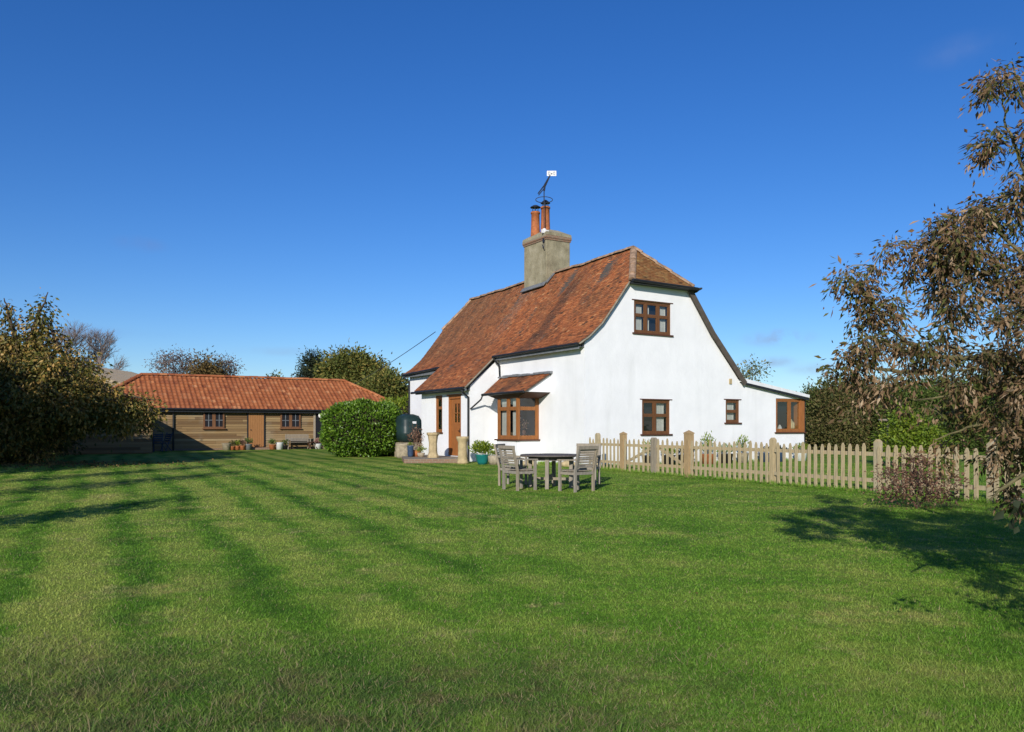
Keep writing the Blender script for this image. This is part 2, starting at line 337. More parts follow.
def boolean_cut(me, boxes):
    """cut rectangular openings into a wall mesh"""
    o = bpy.data.objects.new('tmp', me); COL.objects.link(o); cm = MB()
    for b in boxes: cm.box(*b)
    cme = cm.mesh('tmpc'); c = bpy.data.objects.new('tmpc', cme); COL.objects.link(c)
    md = o.modifiers.new('b', 'BOOLEAN'); md.object = c; md.operation = 'DIFFERENCE'; md.solver = 'EXACT'
    bpy.context.view_layer.update(); dg = bpy.context.evaluated_depsgraph_get()
    nm = bpy.data.meshes.new_from_object(o.evaluated_get(dg)); bpy.data.objects.remove(o); bpy.data.objects.remove(c)
    return nm

# leaves: numpy diamonds
def leaf_mesh(name, C, A, L, Wd, mat, parent=None, rnd=None, fold=.25):
    n = len(C); A = A/np.maximum(np.linalg.norm(A, axis=1, keepdims=True), 1e-6)
    Rv = RNG.normal(size=(n, 3)); B = np.cross(A, Rv); B /= np.maximum(np.linalg.norm(B, axis=1, keepdims=True), 1e-6); N = np.cross(A, B)
    L = np.broadcast_to(L, (n,))[:, None]; Wd = np.broadcast_to(Wd, (n,))[:, None]
    v0 = C; v1 = C+A*L*.45+B*Wd*.5+N*Wd*fold; v3 = C+A*L*.45-B*Wd*.5+N*Wd*fold; v2 = C+A*L
    V = np.stack([v0, v1, v2, v3], 1).reshape(-1, 3)
    me = bpy.data.meshes.new(name); me.vertices.add(4*n); me.vertices.foreach_set('co', V.astype(np.float32).ravel())
    me.loops.add(6*n); me.polygons.add(2*n)
    b = (np.arange(n)*4)[:, None]; idx = np.concatenate([b, b+1, b+2, b, b+2, b+3], 1).ravel().astype(np.int32)
    me.loops.foreach_set('vertex_index', idx); me.polygons.foreach_set('loop_start', (np.arange(2*n)*3).astype(np.int32)); me.polygons.foreach_set('loop_total', np.full(2*n, 3, np.int32))
    me.update(calc_edges=True)
    a = me.attributes.new('rnd', 'FLOAT', 'FACE'); r = RNG.random(n) if rnd is None else rnd
    a.data.foreach_set('value', np.repeat(np.clip(r, 0, 1), 2).astype(np.float32))
    return link(name, me, mat, parent)
def blob_points(blobs, n, shell=.0):
    """blobs: (cx,cy,cz, rx,ry,rz); uneven surface, volume biased outward"""
    w = np.array([b[3]*b[4]*b[5] for b in blobs])**.7; w /= w.sum(); out = []
    for b, k in zip(blobs, RNG.multinomial(n, w)):
        d_ = RNG.normal(size=(k, 3)); d_ /= np.linalg.norm(d_, axis=1, keepdims=True)
        r = (shell+(1-shell)*RNG.random(k)**(1/2.2))
        lump = 1+.16*np.sin(d_[:, 0]*5+b[0])*np.sin(d_[:, 1]*6+b[1]*2)+.12*np.sin(d_[:, 2]*9+b[2])
        out.append(np.array(b[:3])+d_*(r*lump)[:, None]*np.array(b[3:6]))
    return np.concatenate(out)
def make_tree(name, label, cat, base, limbs, blobs, ncl, per, leafL, leafW, mat, spread=.25, hang=0.0, trunk_r=.14, twig_r=.008, barkmat='bark', shell=.3, szv=(.6, 1.3), sprig=0, group=None, zmin=.05, extra=None, limb_k=.5):
    """limbs: list of world polylines starting at the trunk. Leaf clumps sit on twigs that grow from the nearest limb."""
    root = empty(name, (base[0], base[1], 0)); tag(root, label, cat, group); off = np.array([base[0], base[1], 0])
    mb = MB(); sk = []
    for i, pl in enumerate(limbs):
        pts = [Vector(p) for p in pl]; fine = []
        for a, b in zip(pts[:-1], pts[1:]):
            for k in range(5): fine.append(a.lerp(b, k/5)+Vector((random.gauss(0, 1), random.gauss(0, 1), random.gauss(0, .6)))*(b-a).length*.02)
        fine.append(pts[-1]); m = len(fine); r0 = trunk_r if i == 0 else trunk_r*limb_k
        if i > 0: fine[0] = pts[0]
        mb.tube([p-Vector(off) for p in fine], [max(twig_r*1.2, r0*(1-.85*k/(m-1))) for k in range(m)], 7); sk += fine
    S = np.array([tuple(p) for p in sk])
    cl = blob_points(blobs, ncl, shell)
    if extra is not None: cl = np.concatenate([cl, extra])
    cl = cl[cl[:, 2] > zmin]; tw = MB(); Cs = []; As = []
    order = np.argsort(np.min(np.linalg.norm(cl[:, None]-S[None], axis=2), axis=1)); Sl = [tuple(p) for p in S]
    for ci in order:
        c = cl[ci]; Sa = np.array(Sl[::max(1, len(Sl)//600)]); j = np.argmin(np.linalg.norm(Sa-c, axis=1)+.3*np.maximum(0, Sa[:, 2]-c[2])); s0 = Sa[j]
        mid = (s0+c)/2+np.array([RNG.normal(0, .04), RNG.normal(0, .04), .06])*np.linalg.norm(c-s0)*2
        tw.tube([s0-off, mid-off, c-off], [twig_r*1.5, twig_r, twig_r*.5], 3, False); Sl.append(tuple(mid)); Sl.append(tuple(c))
        for _ in range(sprig):
            e_ = c+RNG.normal(size=3)*spread*np.array([1.1, 1.1, .8])+np.array([0, 0, -hang*spread*1.3]); tw.tube([c-off, (c+e_)/2+np.array([0, 0, .012])-off, e_-off], [twig_r*.6, twig_r*.45, twig_r*.25], 3, False)
        k = max(3, int(per*random.uniform(.3, 1.7)))
        t = RNG.random(k)[:, None]*.35; p = mid*t+c*(1-t)
        dd = RNG.normal(size=(k, 3))*spread*np.array([1, 1, .8]); p = p+dd
        p[:, 2] -= hang*np.abs(RNG.normal(size=k))*spread*1.6
        ax = dd+RNG.normal(size=(k, 3))*spread*.7; ax[:, 2] -= hang*spread*2.2
        Cs.append(p); As.append(ax)
    C_ = np.concatenate(Cs); A_ = np.concatenate(As); ok = C_[:, 2] > zmin*.5; C_ = C_[ok]; A_ = A_[ok]; n = len(C_)
    cr = np.repeat(RNG.random(len(Cs)), [len(q) for q in Cs])[ok]
    rnd = cr*.45+RNG.random(n)*.55
    leaf_mesh('crown', C_-off, A_, leafL*RNG.uniform(*szv, n), leafW*RNG.uniform(*szv, n), mat, root, rnd)
    base_n = 0
    mb.build('trunk', barkmat, root)
    if tw.v: tag(tw.build('twigs', barkmat, root), kind='stuff')
    return root
def auto_limbs(base, h, blobs, n=5, lean=(0, 0)):
    b = Vector((base[0], base[1], -.05)); fork = Vector((base[0]+lean[0]*.5, base[1]+lean[1]*.5, h*.3)); out = [[b, fork, Vector((base[0]+lean[0], base[1]+lean[1], h*.8))]]
    for bl in blobs:
        c = Vector(bl[:3]); out.append([fork.lerp(out[0][2], random.uniform(0, .6)), fork.lerp(c, .55)+Vector((0, 0, .1*h)), c+Vector((random.uniform(-.3, .3)*bl[3], random.uniform(-.3, .3)*bl[4], .4*bl[5]))])
    return out
def make_bush(name, label, cat, c, r, n, L, Wd, mat, power=2.6, group=None, core=True, lump=.10, depth=.14, up=.3, flat=True):
    """dense shrub: leaf layers over a rounded block"""
    root = empty(name, (c[0], c[1], 0)); tag(root, label, cat, group)
    d_ = RNG.normal(size=(n, 3)); q = (np.abs(d_)**power).sum(1)**(1/power); d_ = d_/q[:, None]
    d_[:, 2] = np.where(d_[:, 2] < -.97, -d_[:, 2], d_[:, 2])
    lu = 1+lump*np.sin(d_[:, 0]*6+1)*np.cos(d_[:, 1]*5+2)+lump*.8*np.sin(d_[:, 2]*8+d_[:, 0]*9)+RNG.normal(0, .018, n)
    dep = 1-np.abs(RNG.normal(0, depth, n)); P = d_*(lu*dep)[:, None]*np.array(r)+np.array([0, 0, c[2]])
    ax = d_*.8+RNG.normal(size=(n, 3))*.6; ax[:, 2] += up
    ok = P[:, 2] > .03; nn = ok.sum()
    leaf_mesh('foliage', P[ok], ax[ok], L*RNG.uniform(.6, 1.3, nn), Wd*RNG.uniform(.7, 1.3, nn), mat, root)
    if core:
        bm = bmesh.new(); bmesh.ops.create_icosphere(bm, subdivisions=4, radius=1)
        for v in bm.verts:
            w = Vector(v.co); qq = sum(abs(k)**power for k in w)**(1/power); w = w/qq
            f = (1+lump*math.sin(w.x*6+1)*math.cos(w.y*5+2)+lump*.8*math.sin(w.z*8+w.x*9))*.80
            v.co = Vector((w.x*r[0]*f, w.y*r[1]*f, max(.0, c[2]+w.z*r[2]*f)))
        me = bpy.data.meshes.new('stems'); bm.to_mesh(me); bm.free(); link('stems', me, 'brownmass', root)
    else:
        mb = MB()
        for i in range(14):
            a = random.uniform(0, 6.28); rr = random.uniform(.3, .9)
            mb.tube([(0, 0, 0), (math.cos(a)*r[0]*rr*.4, math.sin(a)*r[1]*rr*.4, c[2]*.9), (math.cos(a)*r[0]*rr, math.sin(a)*r[1]*rr, c[2]+r[2]*random.uniform(.2, .9))], [.012, .008, .004], 4)
        mb.build('stems', 'bark', root)
    return root

# ------------------------------------------------------------ ground
g = MB(); N = 60
xs = [-400+800*i/N for i in range(N+1)]
g.add([(-700, -300, 0), (700, -300, 0), (700, 1400, 0), (-700, 1400, 0)], [(0, 1, 2, 3)])
tag(g.build('lawn_ground', 'lawn'), kind='structure')
def grass():
    n = 950000
    u_ = RNG.random(n); D = 3.0*np.exp(u_**1.25*math.log(30/3.0))      # thinning with distance
    X = RNG.uniform(-.74, .74, n)*D
    H = np.clip(RNG.gamma(6, .0029, n), .007, .05)
    pn = .5+.25*np.sin(X*1.9+.7)+.25*np.sin(X*4.7+D*3.1)+.2*np.sin(D*7+X*1.3)
    rough = (RNG.random(n) < np.clip((5.9-D)/1.6*.7+pn*.5-.35, 0, .85)) & (RNG.random(n) < np.clip((2.2-X)/1.6, .12, 1)); clump = (np.sin(X*3.1+np.sin(D*4.3)*1.7)*np.sin(D*3.7+np.sin(X*2.3)*2) > .25)
    H = np.where(rough, H*1.25, H); H = np.where(rough & clump, H*1.8, H); H = np.where(D > 14, H*.9, H)
    Wd = .0024*np.clip(D/4.2, 1, 5.0)
    lean = RNG.normal(size=(n, 2))*.95; lean[rough] *= 1.7; A = np.column_stack([lean, np.ones(n)]); A /= np.linalg.norm(A, axis=1, keepdims=True)
    # keep grass out of buildings' foot prints is unnecessary: it hides under the walls
    th_ = RNG.uniform(0, math.pi, n); B = np.column_stack([np.cos(th_), np.sin(th_), np.zeros(n)])*Wd[:, None]
    C0 = np.column_stack([X, D, np.zeros(n)-.002])
    V = np.stack([C0-B, C0+B, C0+A*H[:, None]], 1).reshape(-1, 3)
    me = bpy.data.meshes.new('lawn_grass'); me.vertices.add(3*n); me.vertices.foreach_set('co', V.astype(np.float32).ravel())
    me.loops.add(3*n); me.polygons.add(n); me.loops.foreach_set('vertex_index', np.arange(3*n, dtype=np.int32)); me.polygons.foreach_set('loop_start', (np.arange(n)*3).astype(np.int32)); me.polygons.foreach_set('loop_total', np.full(n, 3, np.int32)); me.update(calc_edges=True)
    a = me.attributes.new('rnd', 'FLOAT', 'FACE'); rr_ = RNG.random(n); rr_ = np.where(rough & (RNG.random(n) < .16), .99, rr_); a.data.foreach_set('value', rr_.astype(np.float32))
    tag(link('lawn_grass', me, 'blade'), 'short mown green grass blades covering the garden lawn', 'grass', kind='stuff')
grass()

# ------------------------------------------------------------ roofing helper
def lay(mb, P, l0, l1, rng, gauge=.10, tw=.17, lift=.016, th=.014, jit=.006):
    """individual tiles: P(t,l) -> point on slope, l measured up the slope, rng(l)->(t0,t1)"""
    nr = max(1, int(round((l1-l0)/gauge))); gq = (l1-l0)/nr
    for i in range(nr):
        la = l0+i*gq; lb = la+gq*1.25; lc = min(lb, l1)
        t0, t1 = rng(la+gq*.3)
        if t1-t0 < .05: continue
        k0 = -(i % 2)*.5; k = k0; t = t0+k*tw
        while t < t1-.01:
            a = max(t, t0); b = min(t+tw-.006, t1)
            if b-a > .02:
                e = .002
                n_ = (P(b, la)-P(a, la)).cross(P(a, lc)-P(a, la)); n_ = n_.normalized()
                if n_.z < 0: n_ = -n_
                j = random.gauss(0, jit*.5); dz = lift+random.gauss(0, jit*.5); sk = random.gauss(0, .003)
                p = [P(a, la+j)+n_*(dz), P(b, la+j+sk)+n_*(dz), P(b, lc)+n_*.001, P(a, lc)+n_*.001]
                q = [P(a, la+j)+n_*(dz-th), P(b, la+j+sk)+n_*(dz-th)]
                mb.add(p+q, [(0, 1, 2, 3), (4, 5, 1, 0)], min(1, max(0, random.gauss(.5, .19))))
            t += tw
def deck(mb, P, ls, rng, nt=12, off=-.004, th=.07):
    rows = []
    for l in ls:
        t0, t1 = rng(l); rows.append([(P(t0+(t1-t0)*k/nt, l)) for k in range(nt+1)])
    nrm = []
    for i in range(len(rows)):
        a = rows[max(0, i-1)][0]; b = rows[min(len(rows)-1, i+1)][0]; m = rows[min(i, len(rows)-1)]
        n_ = (rows[0][-1]-rows[0][0]).cross(b-a).normalized(); nrm.append(-n_ if n_.z < 0 else n_)
    vs = []; w = nt+1
    for i, r in enumerate(rows):
        vs += [p+nrm[i]*off for p in r]
    for i, r in enumerate(rows): vs += [p+nrm[i]*(off-th) for p in r]
    o_ = len(rows)*w; fs = []
    for i in range(len(rows)-1):
        for k in range(nt): a = i*w+k; fs += [(a, a+1, a+1+w, a+w), (a+o_, a+w+o_, a+1+w+o_, a+1+o_)]
        a = i*w; fs.append((a, a+w, a+w+o_, a+o_)); a = i*w+nt; fs.append((a, a+o_, a+w+o_, a+w))
    for k in range(nt): fs.append((k, k+o_, k+1+o_, k+1)); a = (len(rows)-1)*w+k; fs.append((a, a+1, a+1+o_, a+o_))
    mb.add(vs, fs, .5)
def profile(pts):
    L = [0]
    for a, b in zip(pts[:-1], pts[1:]): L.append(L[-1]+math.hypot(b[0]-a[0], b[1]-a[1]))
    def f(l):
        l = max(0, min(L[-1], l))
        for i in range(len(L)-1):
            if l <= L[i+1]+1e-9:
                k = (l-L[i])/(L[i+1]-L[i]); return pts[i][0]+(pts[i+1][0]-pts[i][0])*k, pts[i][1]+(pts[i+1][1]-pts[i][1])*k
    return f, L[-1], L
def ridge_line(mb, a, b, r=.11, seg=.32, sag=0.0):
    a = Vector(a); b = Vector(b); n = max(1, int((b-a).length/seg)); ax = (b-a).normalized(); side = ax.cross(Vector((0, 0, 1))).normalized(); up = side.cross(ax)
    for i in range(n):
        p = a.lerp(b, i/n); q = a.lerp(b, (i+1)/n+.01); j = random.gauss(0, .008)
        if sag: p.z -= sag*math.sin(math.pi*i/n); q.z -= sag*math.sin(math.pi*(i+1)/n)
        vs = []
        for c, rr in ((p, r*.96), (q, r*1.04)):
            for k in range(7): t = math.pi*k/6; vs.append(c+side*math.cos(t)*rr*1.15+up*(math.sin(t)*rr-.03+j))
        mb.add(vs, [(k, k+1, k+8, k+7) for k in range(6)]+[tuple(range(7)), tuple(reversed(range(7, 14)))], random.random())

# ------------------------------------------------------------ windows
def make_window(parent, loc, rotz, w, h, cols, rows, fw=.07, sash=.04, curtain=None, inner=True, sill=True, name='window', fm='oak', room=.32, lintel=False):
    """local x along the wall, y inwards, z up. cols/rows: fractions"""
    f = MB(); cx = [0]; 
    for c in cols: cx.append(cx[-1]+c*w)
    rz = [0]
    for r in rows: rz.append(rz[-1]+r*h)
    y0, y1 = .035, .105
    f.box(0, fw, y0, y1, 0, h); f.box(w-fw, w, y0, y1, 0, h); f.box(fw, w-fw, y0, y1, 0, fw); f.box(fw, w-fw, y0, y1, h-fw, h)
    for c in cx[1:-1]: f.box(c-fw*.55, c+fw*.55, y0+.004, y1-.004, fw, h-fw)
    fr = f.build(name, fm, parent, loc, rotz)
    s = MB(); g_ = MB()
    for i in range(len(cols)):
        a = cx[i]+(fw if i == 0 else fw*.55); b = cx[i+1]-(fw if i == len(cols)-1 else fw*.55)
        for j in range(len(rows)):
            c = rz[j]+(fw if j == 0 else .016); e = rz[j+1]-(fw if j == len(rows)-1 else .016)
            s.box(a, a+sash, y0+.012, y1-.012, c, e); s.box(b-sash, b, y0+.012, y1-.012, c, e); s.box(a+sash, b-sash, y0+.012, y1-.012, c, c+sash); s.box(a+sash, b-sash, y0+.012, y1-.012, e-sash, e)
            g_.add([(a+sash, .075, c+sash), (b-sash, .075, c+sash), (b-sash, .075, e-sash), (a+sash, .075, e-sash)], [(0, 1, 2, 3)])
    for r in rz[1:-1]: s.box(fw, w-fw, y0+.008, y1-.008, r-.016, r+.016)
    s.build('sash', fm, fr); g_.build('pane', 'glass', fr)
    rm = MB(); e = .004
    rm.add([(e, room-.006, e), (w-e, room-.006, e), (w-e, room-.006, h-e), (e, room-.006, h-e)], [(0, 1, 2, 3)])
    for q in ([(e, .11, e), (e, room-.006, e), (e, room-.006, h-e), (e, .11, h-e)], [(w-e, .11, e), (w-e, room-.006, e), (w-e, room-.006, h-e), (w-e, .11, h-e)], [(e, .11, h-e), (w-e, .11, h-e), (w-e, room-.006, h-e), (e, room-.006, h-e)], [(e, .11, e), (w-e, .11, e), (w-e, room-.006, e), (e, room-.006, e)]):
        rm.add(q, [(0, 1, 2, 3)])
    
    if inner: rm.build('interior', 'room', fr)
    for (a, b) in (curtain or []):
        c = MB(); n = 14; vs = []
        for k in range(n+1):
            x = (a+(b-a)*k/n)*w; y = .19+.022*math.sin(k*2.1); vs += [(x, y, fw*.5), (x, y, h-fw*.5)]
        c.add(vs, [(2*k, 2*k+2, 2*k+3, 2*k+1) for k in range(n)]); c.smooth = True; c.build('curtain', 'curtain', fr)
    if sill:
        b = MB(); b.box(-.08, w+.08, -.06, .034, -.055, 0); b.build('sill', 'darkoak', fr)
    if lintel:
        b = MB(); b.box(-.10, w+.10, -.015, .034, h, h+.035); b.build('lintel', 'darkoak', fr)
    return fr

# ------------------------------------------------------------ the white cottage
TH = math.atan2(.52, .854); OX, OY = 2.45, 26.9
cu = Vector((math.cos(TH), math.sin(TH), 0)); cv = Vector((-math.sin(TH), math.cos(TH), 0))
def HP(s, t, z=0): return Vector((OX, OY, z))+cu*s+cv*t
def cottage():
    H = empty('cottage', (OX, OY, 0), TH); tag(H, 'white rendered cottage with mossy red tiled roof, tall chimney and timber windows', 'house')
    LEN = 14.4; T1, T2 = 5.75, 10.25; WP = 1.28
    # walls ------------------------------------------------------
    body = MB(); body.prism([(0, -.05), (0, 4.22), (.66, 4.80), (1.22, 5.50), (1.95, 6.42), (4.66, 6.42), (5.9, 4.80), (7.45, 3.08), (7.45, -.05)], 0, LEN)
    me = boolean_cut(body.mesh('wall'), [(2.16, 3.89, -.1, .32, 4.68, 5.82), (2.53, 3.85, -.1, .32, 1.10, 2.32), (6.68, 7.42, -.1, .32, 1.52, 2.39), ])
    for v in me.vertices:
        if v.co.z > 3: v.co.z -= .36*(v.co.y/14.4)**1.5
        if v.co.y > 14.3 and v.co.z > 3: v.co.z -= .06
    wall = link('wall', me, 'render', H)
    wing = MB(); wing.prism([(-WP, -.05), (-WP, 2.98), (-.003, 4.06), (-.003, -.05)], T1, T2)
    me = boolean_cut(wing.mesh('wing_wall'), [(-WP-.1, -WP+.32, 8.21, 8.87, 1.13, 2.68), (-WP-.1, -WP+.25, 6.53, 7.67, .18, 2.62)])
    link('wing_wall', me, 'render', H)
    lean = MB(); lean.prism([(7.453, -.05), (7.453, 3.05), (11.2, 2.52), (11.2, -.05)], .01, 9)
    me = boolean_cut(lean.mesh('side_extension_wall'), [(9.5, 11.3, -.1, .35, 1.15, 2.50)])
    link('side_extension_wall', me, 'render', H)
    lr = MB(); lr.prism([(7.40, 3.10), (7.46, 3.24), (11.36, 2.67), (11.36, 2.55)], -.14, 9.1); lr.build('side_extension_roof', 'white', H)
    fa = MB(); fa.prism([(7.5, 3.0), (7.5, 3.09), (11.34, 2.53), (11.34, 2.44)], -.135, -.10); fa.build('fascia', 'tar', H)
    dp = MB(); dp.tube([(11.29, .06, 2.5), (11.29, .06, 0)], .035, 8); dp.build('downpipe', 'tar', H)
    # windows ------------------------------------------------------
    make_window(H, (2.16, 0, 4.68), 0, 1.73, 1.14, (1/3, 1/3, 1/3), (.56, .44), curtain=[(.12, .28), (.34, .48), (.74, .93)], lintel=True, fm='oak2')
    make_window(H, (2.53, 0, 1.10), 0, 1.32, 1.22, (.47, .53), (.55, .45), curtain=[(.60, .88)], lintel=True, fm='oak2')
    make_window(H, (6.68, 0, 1.52), 0, .74, .87, (1,), (.5, .5), curtain=[(.30, .8)], lintel=True, fm='oak2')
    w = make_window(H, (9.5, 0, 1.15), 0, 1.70, 1.35, (.5, .5), (1,), curtain=None, room=.34, fw=.09)
    p = MB(); p.box(1.46, 1.715, .0, .34, -.0, 1.35); p.build('corner_post', 'dooroak', w)
    p = MB(); p.lathe((1.15, .22, .07), [(.11, 0), (.16, .1), (.15, .3), (.06, .38), (.03, .45)], 12); p.build('ornament', 'buff', w)
    p = MB(); p.lathe((.45, .2, .07), [(.05, 0), (.10, .06), (.07, .14), (.03, .22)], 10); p.build('ornament', 'curtain', w)
    make_window(H, (-WP, 8.87, 1.13), R(-90), .66, 1.55, (1,), (.66, .34), fw=.09, curtain=[(.35, .75)], name='window')
    # front door -------------------------------------------------
    fr = MB(); fr.box(0, .10, .02, .12, 0, 2.44); fr.box(1.04, 1.14, .02, .12, 0, 2.44); fr.box(.1, 1.04, .02, .12, 2.32, 2.44); fr.box(-.1, 1.24, -.02, .018, 2.44, 2.50)
    door = fr.build('door', 'dooroak', H, (-WP, 7.67, .18), R(-90))
    pn = MB()
    for k in range(6): pn.box(.105+k*.155, .105+k*.155+.15, .075, .115, 0.01, 1.28)
    pn.box(.105, .42, .07, .115, 1.28, 2.31); pn.box(.90, 1.035, .07, .115, 1.28, 2.31); pn.box(.42, .9, .07, .115, 2.12, 2.31); pn.box(.42, .9, .07, .115, 1.28, 1.36); pn.box(.645, .675, .068, .112, 1.36, 2.12); pn.box(.42, .9, .066, .11, 1.72, 1.75)
    pn.build('door_leaf', 'dooroak', door)
    gp = MB(); gp.box(.42, .9, .095, .10, 1.36, 2.12); gp.build('pane', 'glass', door)
    gp = MB(); gp.box(.1, 1.04, .2, .21, 0, 2.4); gp.build('interior', 'room', door)
    hb = MB(); hb.tube([(.93, .05, 1.02), (.93, .02, 1.02), (.83, .02, 1.02)], .012, 6); hb.box(.90, .96, .060, .07, .93, 1.11); hb.build('handle', 'tar', door)
    # bay window ------------------------------------------------
    B0, B1, BP = 2.77, 4.26, .95
    bb = MB(); bb.box(-BP, -.002, B0, B1, -.05, .86); bb.build('bay_base', 'render', H)
    w = make_window(H, (-BP, B1, .90), R(-90), B1-B0, 1.66, (.5, .5), (.68, .32), fw=.09, sash=.05, curtain=[(.05, .42), (.58, .8)], inner=False)
    w2 = make_window(H, (-BP, B0, .90), 0, BP, 1.66, (1,), (.68, .32), fw=.09, sash=.05, curtain=[(.06, .14)], inner=False)
    rm = MB(); rm.box(-.02, -.004, B0+.11, B1-.06, .87, 2.55); rm.box(-BP+.12, -.03, B1-.075, B1-.055, .87, 2.55); rm.box(-BP+.12, -.03, B0+.12, B1-.08, 2.53, 2.55); rm.build('interior', 'room', H)
    bs = MB(); bs.box(-BP+.10, -.002, B1-.05, B1+.02, .86, 2.56); bs.build('bay_side', 'render', H)
    p = MB(); p.lathe((.45, .3, .1), [(.07, 0), (.11, .12), (.05, .24)], 10); vase = p.build('vase', 'darkoak', w2)
    fl = blob_points([(.45, .3, .55, .22, .15, .22)], 60); leaf_mesh('dried_flowers', fl, RNG.normal(size=(60, 3)), .09, .05, 'L_purple', w2)['kind'] = 'stuff'
    bc = MB(); bc.box(-BP-.03, -.002, B0-.03, B1+.05, 2.56, 2.60); bc.build('bay_ceiling', 'deck', H)
    # bay roof: main slope, left hip, right cheek
    zt, ze = 3.30, 2.62; rt0, rt1 = 2.05, 5.60; PE = 1.12
    def PB(t, l):
        k = l/1.31; return Vector((-PE+PE*k, t, ze+(zt-ze)*k))
    rg = lambda l: (rt0-.06, 4.98+(rt1-4.98)*l/1.31)
    dk = MB(); deck(dk, PB, [0, .65, 1.31], rg, 4, -.002, .05)
    tm = MB(); lay(tm, lambda t, l: PB(t, l), 0, 1.31, rg)
    def PH(t, l):      # left hip facet facing +t
        k = l/.9; a = Vector((-PE, 4.98, ze)).lerp(Vector((0, rt1, zt)), k); b = Vector((-.002, 5.74, ze)).lerp(Vector((0, rt1, zt)), k); return b.lerp(a, t)
    dk.add([(-PE, 4.98, ze-.03), (0, 5.745, ze-.03), (0, rt1, zt-.02), (0, 4.98, ze-.03)], [(0, 1, 2), (0, 3, 1), (0, 2, 3), (1, 3, 2)])
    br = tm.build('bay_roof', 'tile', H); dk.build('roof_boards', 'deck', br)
    ck = MB(); ck.add([(-PE+.12, rt0, ze-.02), (-.002, rt0, ze-.02), (-.002, rt0, zt-.03), (-PE+.12, rt0+.09, ze-.02), (-.002, rt0+.09, ze-.02), (-.002, rt0+.09, zt-.03)], [(0, 1, 2), (3, 5, 4), (0, 3, 4, 1), (1, 4, 5, 2), (2, 5, 3, 0)]); ck.build('cheek', 'render', br)
    so_ = MB(); so_.add([(-PE+.1, rt0, ze-.03), (-.002, rt0, ze-.03), (-.002, 5.3, ze-.03), (-PE+.1, 5.0, ze-.03), (-BP, B0, 2.40), (-.002, B0-.1, 2.40), (-.002, B1+.1, 2.40), (-BP, B1, 2.40)], [(0, 1, 2, 3), (0, 4, 5, 1), (2, 6, 7, 3), (1, 5, 6, 2), (0, 3, 7, 4)]); so_.build('soffit', 'darkoak', br)
    gt = MB(); gt.tube([(-PE-.05, rt0-.05, ze-.02), (-PE-.05, 5.0, ze-.04)], .05, 8); gt.tube([(-PE-.03, 5.0, ze-.06), (-PE+.1, 5.35, ze-.2), (-WP-.02, 5.70, 2.05)], .032, 8); gt.build('gutter', 'tar', br)
    lf = MB(); 
    for k in range(10): a = rt0-.15+k*(rt1-rt0+.15)/10; lf.box(-.13, -.004, a, a+(rt1-rt0+.15)/10-.004, zt-.02+random.gauss(0, .008), zt+.05+random.gauss(0, .01))
    lf.build('lead_flashing', 'lead', br)
    # main roof ---------------------------------------------------
    pf, PL, LL = profile([(-.30, 4.20), (.12, 4.47), (.66, 4.95), (1.22, 5.65), (1.92, 6.55), (3.15, 8.03)])
    LH = LL[4]
    def zs(t, z): return z-(z-0)*.0  if False else z
    def sagz(t, z):
        k = (z-4.2)/(8.03-4.2); far = max(0, t)/14.4
        return z-(.27*far**1.6)*(1-k)-(.24*far)*k-.05*math.sin(math.pi*min(1, max(0, far)))*k+.018*math.sin(t*2.1+z)+.012*math.sin(t*5.3)
    def PF(t, l):
        s, z = pf(l); return Vector((s, t, sagz(t, z)))
    def rngF(l):
        if l <= LH: return (-.13, 14.5)
        k = (l-LH)/(PL-LH); return (-.13+1.33*k, 14.5-.65*k)
    tl = MB(); lay(tl, PF, 0, PL, rngF)
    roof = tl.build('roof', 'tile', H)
    dm = MB(); deck(dm, PF, [0]+LL[1:5]+[PL], rngF, 24)
    # wing slope
    pw, PWL, _ = profile([(-1.58, 2.92), (-.30, 4.20)])
    def PW(t, l):
        s, z = pw(l); zz = sagz(t, 4.2); k = l/PWL; return Vector((s, t, z+(zz-4.2)*k))
    rw = lambda l: (T1-.14, T2+.12)
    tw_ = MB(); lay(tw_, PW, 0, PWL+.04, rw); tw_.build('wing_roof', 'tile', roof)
    deck(dm, PW, [0, PWL*.5, PWL], rw, 6)
    # back slope
    pb, PBL, LB = profile([(7.62, 3.12), (5.9, 4.97), (4.68, 6.55), (3.15, 8.03)])
    def PK(t, l):
        s, z = pb(l); return Vector((s, -t, sagz(-t, z)))
    def rngK(l):
        if l <= LB[2]: return (-14.5, .13)
        k = (l-LB[2])/(PBL-LB[2]); return (-14.5+.65*k, .13-1.33*k)
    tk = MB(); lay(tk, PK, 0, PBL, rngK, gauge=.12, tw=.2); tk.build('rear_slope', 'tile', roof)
    deck(dm, PK, [0, LB[1], LB[2], PBL], rngK, 8)
    # near half hip
    def hipP(t0, s0, s1, z0, ap, sgn):
        A = Vector((s0, t0, z0)); Bq = Vector((s1, t0, z0-.02)); C = Vector(ap); Lh = (C-(A+Bq)/2).length
        def P(t, l): return (A.lerp(C, l/Lh)).lerp(Bq.lerp(C, l/Lh), t) if sgn > 0 else (Bq.lerp(C, l/Lh)).lerp(A.lerp(C, l/Lh), t)
        return P, Lh
    AP1 = (3.15, 1.20, sagz(1.2, 8.03)+.01); AP2 = (3.15, 13.85, sagz(13.85, 8.03)+.01)
    Ph, Lh = hipP(-.32, 1.80, 4.80, 6.47, AP1, 1)
